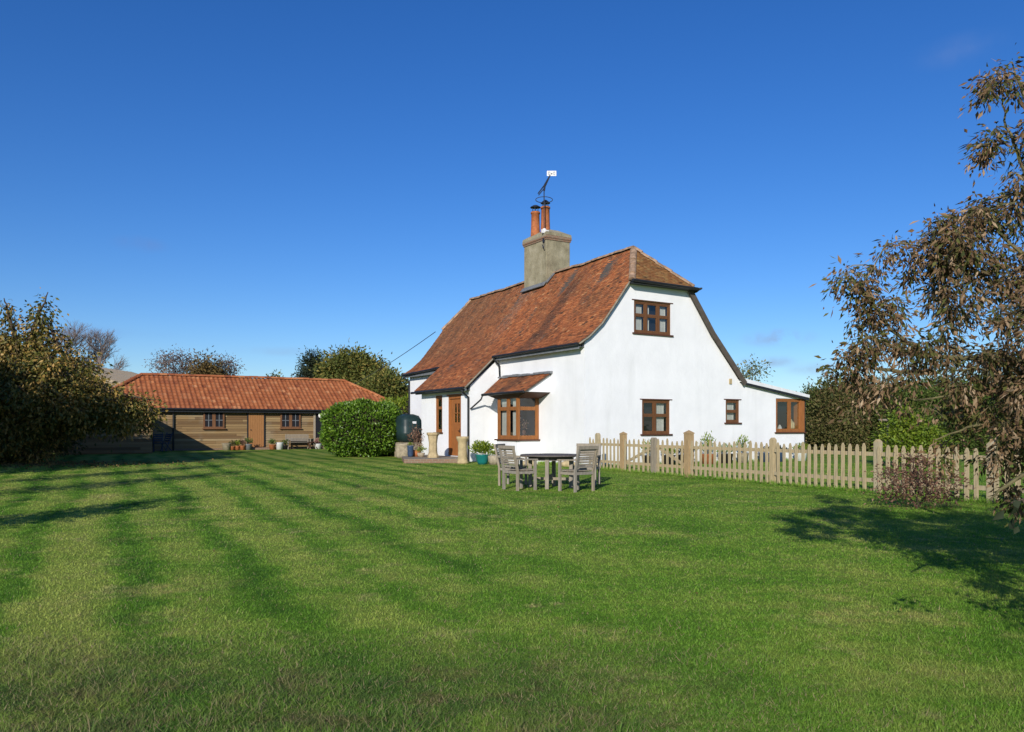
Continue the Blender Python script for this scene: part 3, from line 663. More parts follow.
    for (P_, L_, t0) in ((Ph, Lh, 0), (hipP(14.62, 1.85, 4.75, 6.20, AP2, -1)[0], hipP(14.62, 1.85, 4.75, 6.20, AP2, -1)[1], 1)):
        th_ = MB(); nr = int(L_/.1)
        for i in range(nr):
            la = i*L_/nr; wid = (P_(1, la)-P_(0, la)).length
            if wid < .1: continue
            def PQ(t, l, P_=P_, wid=wid, la=la): 
                w_ = max(.001, (P_(1, l)-P_(0, l)).length); return P_(0, l).lerp(P_(1, l), min(1, max(0, .5+(t-wid/2)/max(w_, .05))))
            lay(th_, PQ, la, la+L_/nr-.001, lambda l, wid=wid, i=i: (-.085*(i % 2)*0, wid), gauge=.1)
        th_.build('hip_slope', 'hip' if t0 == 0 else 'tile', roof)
        vs = [P_(0, 0), P_(1, 0), P_(0, L_)]; n_ = (vs[1]-vs[0]).cross(vs[2]-vs[0]).normalized(); n_ = -n_ if n_.z < 0 else n_
        dm.add([v-n_*.004 for v in vs]+[v-n_*.07 for v in vs], [(0, 1, 2), (3, 5, 4), (0, 3, 4, 1), (1, 4, 5, 2), (2, 5, 3, 0)])
    dm.build('roof_boards', 'deck', roof)
    rd = MB(); z1 = sagz(1.2, 8.03); 
    prev_ = None
    for k in range(13):
        t = 1.2+(13.85-1.2)*k/12; p_ = (3.15, t, sagz(t, 8.03)+.03)
        if prev_ and not (6.0 < t < 8.6 and False): ridge_line(rd, prev_, p_)
        prev_ = p_
    ridge_line(rd, AP1, (1.86, -.26, 6.52)); ridge_line(rd, AP1, (4.74, -.26, 6.50)); ridge_line(rd, AP2, (1.9, 14.56, 6.28)); ridge_line(rd, AP2, (4.7, 14.56, 6.28))
    rd.build('ridge_tiles', 'ridge', roof)
    # mortar verges following the gable
    vg = MB()
    for a, b in zip(LL[:4], LL[1:5]): pa = PF(-.15, a); pb_ = PF(-.15, b); vg.bar(pa+Vector((0, .03, -.03)), pb_+Vector((0, .03, -.03)), .05, .045)
    vg.build('verge', 'mortar', roof); vg = MB()
    pa = PW(T1-.16, 0); pb_ = PW(T1-.16, PWL); vg.bar(pa+Vector((0, .03, -.03)), pb_+Vector((0, .03, -.03)), .05, .045)
    vg.build('verge', 'mortar', roof)
    bg_ = MB()
    for a, b in zip(LB[:2], LB[1:3]): pa = PK(.15, a); pb_ = PK(.15, b); bg_.bar(pa+Vector((0, .03, -.10)), pb_+Vector((0, .03, -.10)), .06, .20)
    bg_.build('bargeboard', 'deck', roof)
    # gutter and brackets under the half hip
    gt = MB(); gt.tube([(1.80, -.38, 6.44), (4.86, -.38, 6.40)], .055, 8); gt.box(1.85, 4.85, -.30, -.02, 6.36, 6.42)
    gt.add([(4.7, -.40, 6.44), (5.05, -.42, 6.44), (4.98, -.2, 6.30), (4.8, -.0, 6.22), (4.7, -.0, 6.44)], [(0, 1, 2, 3, 4)]); gt.bar((4.7, -.2, 6.38), (5.04, -.36, 6.42), .25, .06)
    gt.build('hip_gutter', 'tar', roof)
    # eaves gutters and downpipes
    gt = MB(); gt.tube([(-.36, -.10, 4.14), (-.36, T1-.15, 4.12)], .05, 8); gt.tube([(-.36, T2+.12, 4.0), (-.36, 14.5, 3.88)], .05, 8); gt.tube([(-1.66, T1-.1, 2.86), (-1.66, T2+.25, 2.84)], .05, 8); gt.build('gutter', 'tar', H)
    fb = MB(); fb.box(-.27, -.235, -.02, T1-.16, 3.98, 4.17); fb.box(-.27, -.235, T2+.14, 14.45, 3.76, 3.93); fb.box(-1.53, -1.50, T1-.10, T2+.1, 2.76, 2.91); fb.box(-.235, -.003, -.0, T1-.1, 4.05, 4.07); fb.box(-.235, -.003, T2+.14, 14.4, 3.80, 3.82); fb.box(-1.5, -1.284, T1, T2, 2.80, 2.82); fb.build('fascia', 'lead', H)
    dp = MB(); dp.tube([(-.36, T1-.22, 4.1), (-.30, T1-.22, 3.98), (-.10, T1-.22, 3.80), (-.07, T1-.22, 3.3)], .038, 8); dp.build('downpipe', 'tar', H)
    dp = MB(); dp.tube([(-1.66, T1+.1, 2.85), (-1.62, T1+.02, 2.72), (-WP-.06, T1+.05, 2.52), (-WP-.06, T1+.05, 0)], .042, 8); dp.build('downpipe', 'tar', H)
    dp = MB(); dp.tube([(-.36, 14.42, 3.9), (-.30, 14.42, 3.75), (-.06, 14.34, 3.6), (-.06, 14.34, 0)], .042, 8); dp.build('downpipe', 'tar', H)
    bx = MB(); bx.box(6.85, 6.97, -.05, -.002, 3.0, 3.2); bx.build('alarm_box', 'buff', H)
    # chimney ---------------------------------------------------
    s0, s1, t0, t1 = 2.70, 3.92, 6.34, 8.12
    c = MB(); c.box(s0, s1, t0, t1, 7.0, 9.30); ch = c.build('chimney', 'stack', H, bevel=.02)
    b = MB(); b.box(s0-.03, s1+.03, t0-.03, t1+.03, 9.303, 9.38); b.box(s0-.055, s1+.055, t0-.055, t1+.055, 9.383, 9.50); b.build('brick_band', 'brick', ch)
    b = MB(); e = .055; b.add([(s0-e, t0-e, 9.503), (s1+e, t0-e, 9.503), (s1+e, t1+e, 9.503), (s0-e, t1+e, 9.503), (s0-.04, t0-.04, 9.62), (s1+.04, t0-.04, 9.62), (s1+.04, t1+.04, 9.62), (s0-.04, t1+.04, 9.62), (s0+.35, t0+.4, 9.86), (s1-.35, t0+.4, 9.86), (s1-.35, t1-.3, 9.86), (s0+.35, t1-.3, 9.86)], [(3, 2, 1, 0), (0, 1, 5, 4), (1, 2, 6, 5), (2, 3, 7, 6), (3, 0, 4, 7), (4, 5, 9, 8), (5, 6, 10, 9), (6, 7, 11, 10), (7, 4, 8, 11), (8, 9, 10, 11)]); b.build('flaunching', 'stack', ch)
    for (s, t, zt_) in ((3.02, 7.69, 10.80), (3.02, 6.9, 10.84)):
        p = MB(); p.smooth = True; p.lathe((s, t, 9.70), [(.22, 0), (.21, .1), (.19, .5), (.18, zt_-9.78), (.21, zt_-9.77), (.21, zt_-9.70), (.14, zt_-9.70), (.14, zt_-9.8)], 20); p.build('chimney_pot', 'pot', ch)
    k = MB(); k.lathe((3.02, 7.69, 10.80), [(.17, 0), (.17, .03), (.03, .03)], 16)
    for a in range(6): k.tube([(3.02+.14*math.cos(a), 7.69+.14*math.sin(a), 10.8), (3.02+.14*math.cos(a), 7.69+.14*math.sin(a), 11.02)], .012, 5)
    k.lathe((3.02, 7.69, 11.0), [(.23, 0), (.22, .03), (.1, .10), (.02, .12)], 16); k.build('cowl', 'steel', ch)
    k = MB(); k.lathe((3.02, 6.9, 10.84), [(.17, 0), (.17, .03), (.1, .03)], 16)
    for a in range(6): k.tube([(3.02+.14*math.cos(a), 6.9+.14*math.sin(a), 10.84), (3.02+.14*math.cos(a), 6.9+.14*math.sin(a), 11.02)], .012, 5)
    k.lathe((3.02, 6.9, 11.0), [(.21, 0), (.20, .03), (.09, .12), (.02, .16)], 16); k.build('cowl', 'steel', ch)
    # aerial / weather vane: ring, mast, slanting arm with a white marked plate
    v = MB(); cx, cy = 2.70, 6.62
    v.tube([(cx, cy-.10, 9.0), (cx, cy-.10, 11.55)], .022, 8)
    ring = [(cx+.36*math.cos(a*math.pi/12)*.854, cy-.10-.36*math.cos(a*math.pi/12)*.52, 11.02+.13*math.sin(a*math.pi/12)) for a in range(25)]; v.tube(ring, .016, 6)
    v.tube([(cx-.26*.854, cy-.1+.26*.52, 11.28), (cx+.0, cy-.10, 11.62), (cx+.26*.854, cy-.10-.26*.52, 12.08)], .026, 6)
    v.tube([(cx-.26*.854+.03, cy-.1+.26*.52, 11.22), (cx+.04, cy-.10, 11.55), (cx+.26*.854, cy-.10-.26*.52, 12.05)], .02, 6); v.tube([(cx, cy-.1, 11.4), (cx+.05, cy-.13, 11.72)], .04, 6)
    v.box(cx-.05, cx+.05, cy-.16, cy-.05, 9.20, 9.46); v.tube([(cx-.1, cy-.1, 9.1), (cx-.1, cy-.2, 8.95), (cx, cy-.14, 8.85)], .02, 6)
    va = v.build('weather_vane', 'steel', H)
    pl = MB(); q0 = Vector((cx+.12*.854, cy-.1-.12*.52, 12.03)); dx = Vector((.854, -.52, 0)); ny = Vector((-.52, -.854, 0))*.012
    def plate(mb, a0, a1, z0, z1, n0, n1):
        P = [q0+dx*a+Vector((0, 0, z)) for a, z in ((a0, z0), (a1, z0), (a1, z1), (a0, z1))]; mb.add([p+ny*n0 for p in P]+[p+ny*n1 for p in P], [(0, 1, 2, 3), (7, 6, 5, 4), (0, 4, 5, 1), (1, 5, 6, 2), (2, 6, 7, 3), (3, 7, 4, 0)])
    plate(pl, 0, .40, 0, .22, 0, 1); pl.build('vane_plate', 'white', va)
    mk = MB(); plate(mk, .17, .235, .06, .13, 1.05, 1.6)
    for a in (.06, .27):
        plate(mk, a, a+.02, .04, .18, 1.05, 1.4); plate(mk, a+.06, a+.08, .04, .18, 1.05, 1.4); plate(mk, a+.02, a+.06, .16, .18, 1.05, 1.4); plate(mk, a+.02, a+.06, .04, .06, 1.05, 1.4)
    mk.build('plate_marks', 'lead', va)
    wc = MB(); wc.lathe((cx, cy-.12, 9.62), [(.09, 0), (.09, .14), (.03, .18)], 10); wc.box(cx-.18, cx+.18, cy-.2, cy-.16, 9.58, 9.72); wc.build('aerial_box', 'white', va)
    lf = MB(); lf.bar((s0-.10, t0-.02, 7.42), (s0-.10, t1+.05, 7.38), .25, .03, up=(1.2, 0, -1)); lf.bar((s0-.05, t0-.04, 7.46), (s0+.45, t0-.04, 8.0), .12, .05); lf.build('lead_flashing', 'lead', ch)
    return H
cottage()

# ------------------------------------------------------------ weatherboarded outbuilding
SX, SY = -11.93, 50.0
def board_wall(mb, a, b, z0, z1, nrm, bh=.14):
    """overlapping horizontal boards between two ground points"""
    a = Vector((*a, 0)); b = Vector((*b, 0)); nrm = Vector((*nrm, 0)); n = int((z1-z0)/bh); L = (b-a).length; ax = (b-a)/L
    for i in range(n):
        za = z0+i*bh; x = 0
        while x < L:
            x2 = min(L, x+random.uniform(3.0, 5.5)); 
            if L-x2 < .5: x2 = L
            zz = random.gauss(0, .006)
            p = a+ax*x; q = a+ax*(x2-.006); h = za+bh
            o_ = nrm*.045; i_ = nrm*.012
            mb.add([p+o_+Vector((0, 0, za+zz)), q+o_+Vector((0, 0, za+zz)), q+i_+Vector((0, 0, h)), p+i_+Vector((0, 0, h)), p+Vector((0, 0, za+zz)), q+Vector((0, 0, za+zz))], [(0, 1, 2, 3), (4, 5, 1, 0)], random.random())
            x = x2
def pantiles(mb, A, B, C, D_, tw=.26, gauge=.34):
    """A,B eave ends (left,right); D,C ridge ends; corrugated stepped tiles clipped to the slope's sides"""
    A, B, C, D_ = map(Vector, (A, B, C, D_)); ax = (B-A).normalized(); up = ((D_-A)-ax*(D_-A).dot(ax)); Ls = up.length; up = up/Ls; n_ = ax.cross(up); 
    if n_.z < 0: n_ = -n_
    LA = (B-A).length; l0 = (D_-A).dot(ax); l1 = (C-A).dot(ax); nr = int(round(Ls/gauge)); gq = Ls/nr; K = 5
    for i in range(nr):
        la, lb = i*gq, (i+1)*gq*1.0
        xa0, xa1 = l0*(la/Ls), LA+(l1-LA)*(la/Ls)
        x = math.floor(xa0/tw)*tw
        while x < xa1:
            a = max(x, xa0); b = min(x+tw, xa1)
            if b-a > .03:
                r = min(1, max(0, random.gauss(.55, .22))); vs = []; fs = []; j = random.gauss(0, .004)
                for k in range(K+1):
                    xx = a+(b-a)*k/K; ph = (xx-x)/tw
                    h = .024*math.cos(2*math.pi*(ph-.05))*(1 if ph < .5 else .75)
                    vs += [A+ax*xx+up*la+n_*(h+.045+j), A+ax*xx+up*min(Ls, lb+.03)+n_*(h+.015), A+ax*xx+up*la+n_*(h+.015+j)]
                for k in range(K): fs += [(3*k, 3*k+3, 3*k+4, 3*k+1), (3*k+2, 3*k+5, 3*k+3, 3*k)]
                mb.add(vs, fs, r)
            x += tw
def outbuilding():
    H = empty('outbuilding', (SX, SY, 0), TH); tag(H, 'long low weatherboarded outbuilding with orange pantile hipped roof', 'outbuilding')
    x0, x1, dp = -13.0, 5.6, 5.8; ez = 2.42
    w = MB(); board_wall(w, (x0, 0), (x1, 0), .12, 2.42, (0, -1)); board_wall(w, (x1, 0), (x1, dp), .12, 2.42, (1, 0)); board_wall(w, (x1, dp), (x0, dp), .12, 2.42, (0, 1)); board_wall(w, (x0, dp), (x0, 0), .12, 2.42, (-1, 0)); wl_ = w.build('wall', 'boards', H)
    c = MB(); c.box(x0+.01, x1-.01, .01, dp-.01, 0, 2.40); c.build('wall_frame', 'deck', wl_)
    c = MB(); c.box(x0-.02, x1+.02, -.03, dp+.03, -.02, .15); c.build('plinth', 'brick', H)
    zr = 4.45; e = .35; A = (x0-e, -e, ez-.02); B = (x1+e, -e, ez-.02); C = (x1+e, dp+e, ez-.02); D_ = (x0-e, dp+e, ez-.02); Rl = (-10.0, dp/2, zr); Rr = (2.4, dp/2, zr)
    t = MB(); pantiles(t, A, B, Rr, Rl); pantiles(t, B, C, Rr, Rr); pantiles(t, C, D_, Rl, Rr); pantiles(t, D_, A, Rl, Rl); rf = t.build('roof', 'pantile', H)
    dk = MB(); dk.add([A, B, C, D_, Rl, Rr], [(0, 1, 5, 4), (1, 2, 5), (2, 3, 4, 5), (3, 0, 4), (3, 2, 1, 0)]); dk.build('roof_boards', 'deck', rf)
    rt = MB(); ridge_line(rt, Vector(Rl)+Vector((0, 0, .05)), Vector(Rr)+Vector((0, 0, .05)), .12, .4); 
    for a, b in ((Rl, A), (Rr, B), (Rr, C), (Rl, D_)): ridge_line(rt, Vector(a)+Vector((0, 0, .05)), Vector(b)+Vector((0, 0, .07)), .12, .4)
    rt.build('ridge_tiles', 'pantile', rf)
    gt = MB(); gt.tube([(x0-e, -e-.05, ez-.04), (x1+e, -e-.05, ez-.06)], .06, 8); gt.box(x0-e+.1, x1+e-.1, -e+.01, -e+.04, ez-.22, ez-.04); gt.build('gutter', 'tar', H)
    def xat(px):      # place along the front from the picture column
        k = (px-512)/FPX; return (k*SY-SX)/(math.cos(TH)-k*math.sin(TH))
    g2 = MB(); q = xat(173); g2.tube([(q, -.4, ez-.06), (q, -.12, ez-.35), (q, -.12, 0)], .045, 8); g2.build('downpipe', 'tar', H)
    for a, b in ((203, 224), (280, 300)):
        xa, xb = xat(a), xat(b); w_ = xb-xa; f = MB(); h = 1.0; fw = .09
        f.box(0, w_, -.09, -.06, 0, h); f.box(0, fw, -.13, -.09, 0, h); f.box(w_-fw, w_, -.13, -.09, 0, h); f.box(fw, w_-fw, -.13, -.09, 0, fw); f.box(fw, w_-fw, -.13, -.09, h-fw, h); f.box(w_/2-.09, w_/2+.09, -.128, -.09, fw, h-fw)
        wi = f.build('window', 'shedframe', H, (xa, 0, 1.28))
        s = MB(); pn = MB()
        for c0, c1 in ((fw, w_/2-.09), (w_/2+.09, w_-fw)):
            pn.box(c0, c1, -.105, -.092, fw, h-fw); m = (c0+c1)/2; s.box(m-.02, m+.02, -.118, -.107, fw, h-fw); s.box(c0, c1, -.12, -.107, h*.45, h*.45+.04)
        s.build('glazing_bars', 'lead', wi); p = pn.build('pane', 'room', wi)
        sl_ = MB(); sl_.box(-.06, w_+.06, -.19, -.06, -.06, 0); sl_.build('sill', 'shedframe', wi)
    xa, xb = xat(248), xat(263.5); f = MB(); f.box(-.07, 0, -.10, -.05, 0, 2.14); f.box(xb-xa, xb-xa+.07, -.10, -.05, 0, 2.14)
    f.box(0, xb-xa, -.10, -.05, 2.08, 2.14); d_ = f.build('door', 'tar', H, (xa, 0, .15))
    p = MB(); n = 7
    for k in range(n): p.box(k*(xb-xa)/n+.004, (k+1)*(xb-xa)/n-.004, -.085, -.055, 0, 2.07)
    p.build('door_leaf', 'sheddoor', d_); p = MB(); p.lathe((.14, -.11, 1.0), [(.02, 0), (.035, .03), (.02, .06)], 8); p.build('handle', 'tar', d_)
    st = MB(); st.box(xa-.3, xb+.9, -.75, -.05, 0, .13); st.build('step', 'brick', H)
    xa, xb = xat(315), xat(326); o_ = MB(); o_.box(xa, xb, -.075, -.05, .15, 2.2); o_.build('open_doorway', 'room', H)
    o_ = MB(); o_.box(xa-.12, xa, -.11, -.05, .1, 2.3); o_.build('door_post', 'paleboard', H)
    o_ = MB(); o_.lathe((xat(319.5), -.26, 1.92), [(.03, -.02), (.12, .03), (.16, .14), (.12, .25), (.03, .30)], 14); lp = o_.build('wall_lamp', 'lamp', H); o2 = MB(); o2.tube([(xat(319.5), -.26, 2.2), (xat(319.5), -.06, 2.25)], .02, 6); o2.build('lamp_arm', 'tar', lp)
    # projecting store at the left end
    s = MB(); a0, a1, pr = -14.6, -10.35, 4.6; z1 = 2.1
    board_wall(s, (a0, -pr), (a1, -pr), .05, z1, (0, -1)); board_wall(s, (a1, -pr), (a1, -.06), .05, z1, (1, 0)); board_wall(s, (a0, -.06), (a0, -pr), .05, z1, (-1, 0)); s.box(a0+.01, a1-.01, -pr+.01, -.07, 0, z1-.02)
    so2 = s.build('store_wall', 'boards', H)
    s = MB(); s.prism([(a0-.2, z1-.02), (a1+.12, z1-.02), (a1+.12, z1+.06), (a0+1.9, z1+.75), (a0-.2, z1+.1)], -pr-.2, -.36); s.build('store_roof', 'deck', H)
    return H, xat
shed, xat = outbuilding()
def SP(x, y, z=0): return Vector((SX, SY, z))+cu*x+cv*y

# pale boarded barn behind the outbuilding
def barn():
    H = empty('barn', (-33.9, 60, -.75)); tag(H, 'pale upright-boarded barn gable rising behind the left end of the outbuilding', 'barn')
    top = lambda x: 7.3-.29*max(0, x) if x > 0 else 7.3+.29*x*0-.29*abs(x)
    w = MB(); x = -9.0
    while x < 7.0:
        zt = 7.0-.30*abs(x+1.5); w.box(x, x+.20, -.05, 0, 0, zt+random.gauss(0, .01)); w.box(x+.2, x+.26, -.02, 0, 0, zt-.02); x += .26
    w.build('wall', 'paleboard', H)
    c = MB(); c.prism([(-9, 0), (7, 0), (7, 4.4), (-1.5, 6.95), (-9, 4.7)], .01, 14); c.build('side_wall', 'paleboard', H)
    r = MB(); r.prism([(-9.3, 4.66), (-1.5, 7.02), (-1.5, 7.12), (-9.3, 4.76)], -.15, 14.2); r.prism([(-1.5, 7.02), (7.4, 4.33), (7.4, 4.40), (-1.5, 7.09)], -.15, 14.2)
    for k in range(20): r.prism([(-1.48, 7.08), (7.42, 4.39), (7.42, 4.55), (-1.48, 7.24)], -.1+k*.72, .28+k*.72)
    r.build('roof', 'paleboard', H)
    v = MB(); v.lathe((-1.6+1.5+.6, .1, 6.4), [(.12, 0), (.12, .5), (.25, .52), (.05, .75)], 10); v.build('roof_vent', 'black', H)
barn()

# tall barn out of the frame on the left is not built: its shade is not visible

# ------------------------------------------------------------ fence and gate
FD = Vector((.447, -.894, 0)).normalized(); F0 = Vector((OX-.12, OY-.5, 0))
def f_at(px):
    k = (px-512)/FPX; # F0 + l*FD on ray
    l = (k*F0.y-F0.x)/(FD.x-k*FD.y); return l
pk_me = None
def picket_mesh(h=.98, w=.088):
    m = MB(); m.prism([(-w/2, .04), (w/2, .04), (w/2, h-.07), (.012, h), (-.012, h), (-w/2, h-.07)], -.011, .011); return m.mesh('picket')
PK = [picket_mesh(.97+.012*i, .076+.002*i) for i in range(4)]
for p in PK: p.materials.append(M['picket'])
ANG = math.atan2(FD.y, FD.x)
def run(root, a, b, off=-.045, pitch=.182, posts=(), zj=.012):
    n = int((b-a)/pitch)
    for i in range(n):
        l = a+(i+.5)*(b-a)/n
        if any(abs(l-q) < .10 for q in posts): continue
        o = bpy.data.objects.new('picket', PK[random.randrange(4)]); COL.objects.link(o); o.parent = root; o.location = (l, off, random.gauss(0, zj)); o.rotation_euler = (0, random.gauss(0, .012), 0)
def rail(root, a, b, z, y=-.012):
    m = MB(); m.box(a, b, y-.0, y+.04, z-.04, z+.04); m.build('rail', 'picket', root)
def post(root, l, w, h, mat='picket', cap=True, y=.03):
    m = MB(); m.box(l-w/2, l+w/2, y-w/2, y+w/2, 0, h-w*.45)
    if cap:
        a = w*.56; z = h-w*.45; m.add([(l-a, y-a, z+.002), (l+a, y-a, z+.002), (l+a, y+a, z+.002), (l-a, y+a, z+.002), (l-a, y-a, z+.03), (l+a, y-a, z+.03), (l+a, y+a, z+.03), (l-a, y+a, z+.03), (l, y, h+.02)], [(3, 2, 1, 0), (0, 1, 5, 4), (1, 2, 6, 5), (2, 3, 7, 6), (3, 0, 4, 7), (4, 5, 8), (5, 6, 8), (6, 7, 8), (7, 4, 8)])
    else:
        a = w/2; z = h-w*.45; m.add([(l-a, y-a, z), (l+a, y-a, z), (l+a, y+a, z), (l-a, y+a, z), (l, y-a, h), (l, y+a, h)], [(0, 1, 4), (2, 3, 5), (1, 2, 5, 4), (3, 0, 4, 5), (0, 3, 2, 1)])
    m.build('post', mat, root)
l1, l2, l3, l4, l5, l6 = f_at(597), f_at(622.5), f_at(654.5), f_at(688), f_at(772), f_at(877)
f1 = empty('picket_fence', (F0.x, F0.y, 0), ANG); tag(f1, 'short run of picket fence between the cottage corner and the gate', 'fence', 'picket fences')
post(f1, l1, .13, 1.16, cap=False); rail(f1, l1-.45, l2-.08, .26); rail(f1, l1-.45, l2-.08, .80); run(f1, l1-.45, l2-.08, posts=(l1,))
f2 = empty('picket_fence', (F0.x, F0.y, 0), ANG); tag(f2, 'long picket fence running from the gate to behind the withered tree', 'fence', 'picket fences')
lend = l6+6.6
for q in (l5, l6, l6+2.35, l6+4.6): post(f2, q, .12, 1.10, cap=False)
rail(f2, l4+.09, lend, .26); rail(f2, l4+.09, lend, .80); run(f2, l4+.12, lend, posts=(l5, l6, l6+2.35, l6+4.6))
gp1 = empty('gate_post', (F0.x, F0.y, 0), ANG); gp1.location = F0+FD*l2; tag(gp1, 'orange capped square gate post nearer the cottage', 'gate post', 'gate posts'); post(gp1, 0, .16, 1.19, 'newpost')
gp2 = empty('gate_post', F0+FD*l4, ANG); tag(gp2, 'larger orange capped gate post where the long fence starts', 'gate post', 'gate posts'); post(gp2, 0, .19, 1.25, 'newpost')
for (a, b, hinge, lab) in ((l2+.09, l3-.01, 0, 'picket gate leaf hung on the post nearer the cottage'), (l3+.01, l4-.10, 1, 'picket gate leaf hung on the larger orange post')):
    gt = empty('gate', F0+FD*a, ANG); tag(gt, lab, 'gate', 'gate leaves'); w = b-a
    for z in (.26, .80): rail(gt, 0, w, z)
    m = MB(); p, q = ((.03, 0, .28), (w-.06, 0, .78)); 
    if hinge: p, q = ((w-.03, 0, .28), (.06, 0, .78))
    m.bar((p[0], .045, p[2]), (q[0], .045, q[2]), .035, .075); m.build('brace', 'picket', gt)
    m = MB(); x = w-.05 if hinge == 0 else .05; m.prism([(x-.055, .04), (x+.055, .04), (x+.055, 1.0), (x, 1.05), (x-.055, 1.0)], -.06, .02); m.build('stile', 'teak', gt)
    run(gt, .0 if hinge == 0 else .12, w-.12 if hinge == 0 else w, pitch=.2)

# ------------------------------------------------------------ garden table and chairs
def make_chair():
    r = empty('garden_chair', (0, 0, 0))
    # local: faces +y, origin at centre of the footprint
    W_, D_ = .54, .50
    for sx in (-1, 1):
        m = MB(); m.box(sx*W_/2-.025, sx*W_/2+.025, D_/2-.05, D_/2, 0, .64); m.build('leg', 'teak', r)
        m = MB(); x = sx*W_/2; m.prism([(0, 0)], 0, 0) if False else None
        m.add([(x-.025, -D_/2, 0), (x+.025, -D_/2, 0), (x+.025, -D_/2+.05, 0), (x-.025, -D_/2+.05, 0), (x-.025, -D_/2, .42), (x+.025, -D_/2, .42), (x+.025, -D_/2+.05, .42), (x-.025, -D_/2+.05, .42), (x-.025, -D_/2-.11, .93), (x+.025, -D_/2-.11, .93), (x+.025, -D_/2-.07, .93), (x-.025, -D_/2-.07, .93)], [(3, 2, 1, 0), (0, 1, 5, 4), (1, 2, 6, 5), (2, 3, 7, 6), (3, 0, 4, 7), (4, 5, 9, 8), (5, 6, 10, 9), (6, 7, 11, 10), (7, 4, 8, 11), (8, 9, 10, 11)]); m.build('leg', 'teak', r)
        m = MB(); m.bar((x, D_/2+.03, .655), (x, -D_/2-.05, .67), .065, .03); m.build('armrest', 'teak', r)
    m = MB()
    for k in range(7): y = -D_/2+.06+k*.065; m.box(-W_/2+.03, W_/2-.03, y, y+.052, .42+.01*abs(k-3)/3, .44+.01*abs(k-3)/3)
    m.box(-W_/2+.026, W_/2-.026, D_/2-.045, D_/2-.01, .355, .415); m.box(-W_/2+.026, W_/2-.026, -D_/2+.01, -D_/2+.045, .355, .415)
    for sx in (-1, 1): m.box(sx*(W_/2)-.015, sx*W_/2+.015, -D_/2+.05, D_/2-.05, .355, .41)
    m.build('seat', 'teak', r)
    m = MB()
    for k in range(8): z = .50+k*.050; y = -D_/2+.02-(z-.42)*.21; m.box(-W_/2+.026, W_/2-.026, y, y+.018, z, z+.033)
    z = .905; y = -D_/2-.09; m.add([], [])
    m.box(-W_/2-.03, W_/2+.03, y-.02, y+.03, .885, .955); m.build('backrest', 'teak', r)
    return r
ch = make_chair(); spots = [((.16, 17.16), (.84, .54), 'front left teak armchair, its slatted back toward the lawn'), ((.02, 18.5), (.9, -.35), 'left teak armchair standing behind the front left one'), ((1.36, 16.78), (-.66, .75), 'front right teak armchair, its high back facing right'), ((1.74, 18.75), (-.3, -.95), 'rear right teak armchair mostly hidden behind the front right one')]
for i, (p, f, lab) in enumerate(spots):
    o = ch if i == 0 else copy_tree(ch); o.location = (p[0], p[1], 0); o.rotation_euler = (0, 0, math.atan2(f[1], f[0])-R(90)); tag(o, lab, 'chair', 'garden armchairs')
def table():
    r = empty('garden_table', (.86, 17.75, 0), R(-12)); tag(r, 'round weathered wooden garden table with dark top among armchairs', 'table')
    m = MB(); m.lathe((0, 0, .70), [(.66, 0), (.68, .008), (.68, .032), (.66, .04)], 40); m.build('tabletop', 'teaktop', r)
    m = MB(); m.lathe((0, 0, .615), [(.50, 0), (.50, .083)], 24); m.build('apron', 'teaktop', r)
    for k in range(4):
        a = k*math.pi/2; x, y = .46*math.cos(a), .46*math.sin(a); m = MB(); m.box(x-.04, x+.04, y-.04, y+.04, 0, .70); m.build('leg', 'teak', r)
    m = MB(); m.bar((-.43, 0, .2), (.43, 0, .2), .04, .06); m.bar((0, -.43, .26), (0, .43, .26), .04, .06); m.build('stretcher', 'teak', r)
table()

# ------------------------------------------------------------ things round the front door
def terrace():
    r = MB(); fr_l = PX(404, 463.5, 29.6); fr_r = PX(459, 463.5, 29.8); a = HP(-1.285, 6.3); b = HP(-1.285, 9.6)
    r.slab([(fr_l.x, fr_l.y), (fr_r.x, fr_r.y), (a.x, a.y), (b.x, b.y), (fr_l.x-.5, fr_l.y+3)], 0, .155); o = r.build('door_step', 'brick'); tag(o, 'low brick step terrace in front of the cottage door', 'step')
terrace()
def lathe_thing(name, label, cat, x, y, z, prof, mat, part='pot', grp=None, n=20, plant=None):
    r = empty(name, (x, y, z)); tag(r, label, cat, grp); m = MB(); m.smooth = n > 8; m.lathe((0, 0, 0), prof, n); m.build(part, mat, r)
    if plant:
        lm, pr, ph, k, L, W_ = plant; top = prof[-1][1]
        c = blob_points([(0, 0, top+ph*.5, pr, pr, ph*.55)], k); c[:, 2] = np.maximum(c[:, 2], top); ax = c-np.array([0, 0, top-.1])+RNG.normal(size=c.shape)*.1; leaf_mesh('foliage', c, ax, L, W_, lm, r)
        s = MB(); 
        for q in range(5): a = random.uniform(0, 6.28); s.tube([(0, 0, top-.05), (math.cos(a)*pr*.5, math.sin(a)*pr*.5, top+ph*.8)], .006, 4)
        s.build('stems', 'bark', r)
    return r
tp = [(.21, 0), (.22, .05), (.19, .10), (.175, .2), (.165, .5), (.17, .8), (.21, .88), (.235, .93), (.23, 1.0), (.17, 1.0), (.15, .9)]
x, y = GX(433, 31.0); q = lathe_thing('stoneware_chimney_pot', 'tall waisted buff chimney pot standing on the brick step', 'chimney pot', x, y, .156, [(.22, 0), (.22, .06), (.17, .2), (.16, .55), (.20, .85), (.25, .9), (.25, .98), (.2, .98)], 'buff', grp='ornamental chimney pots', n=8)
x, y = GX(462.5, 29.4); lathe_thing('stoneware_chimney_pot', 'tall round buff chimney pot on the grass beside the downpipe', 'chimney pot', x, y, 0, tp, 'buff', grp='ornamental chimney pots')
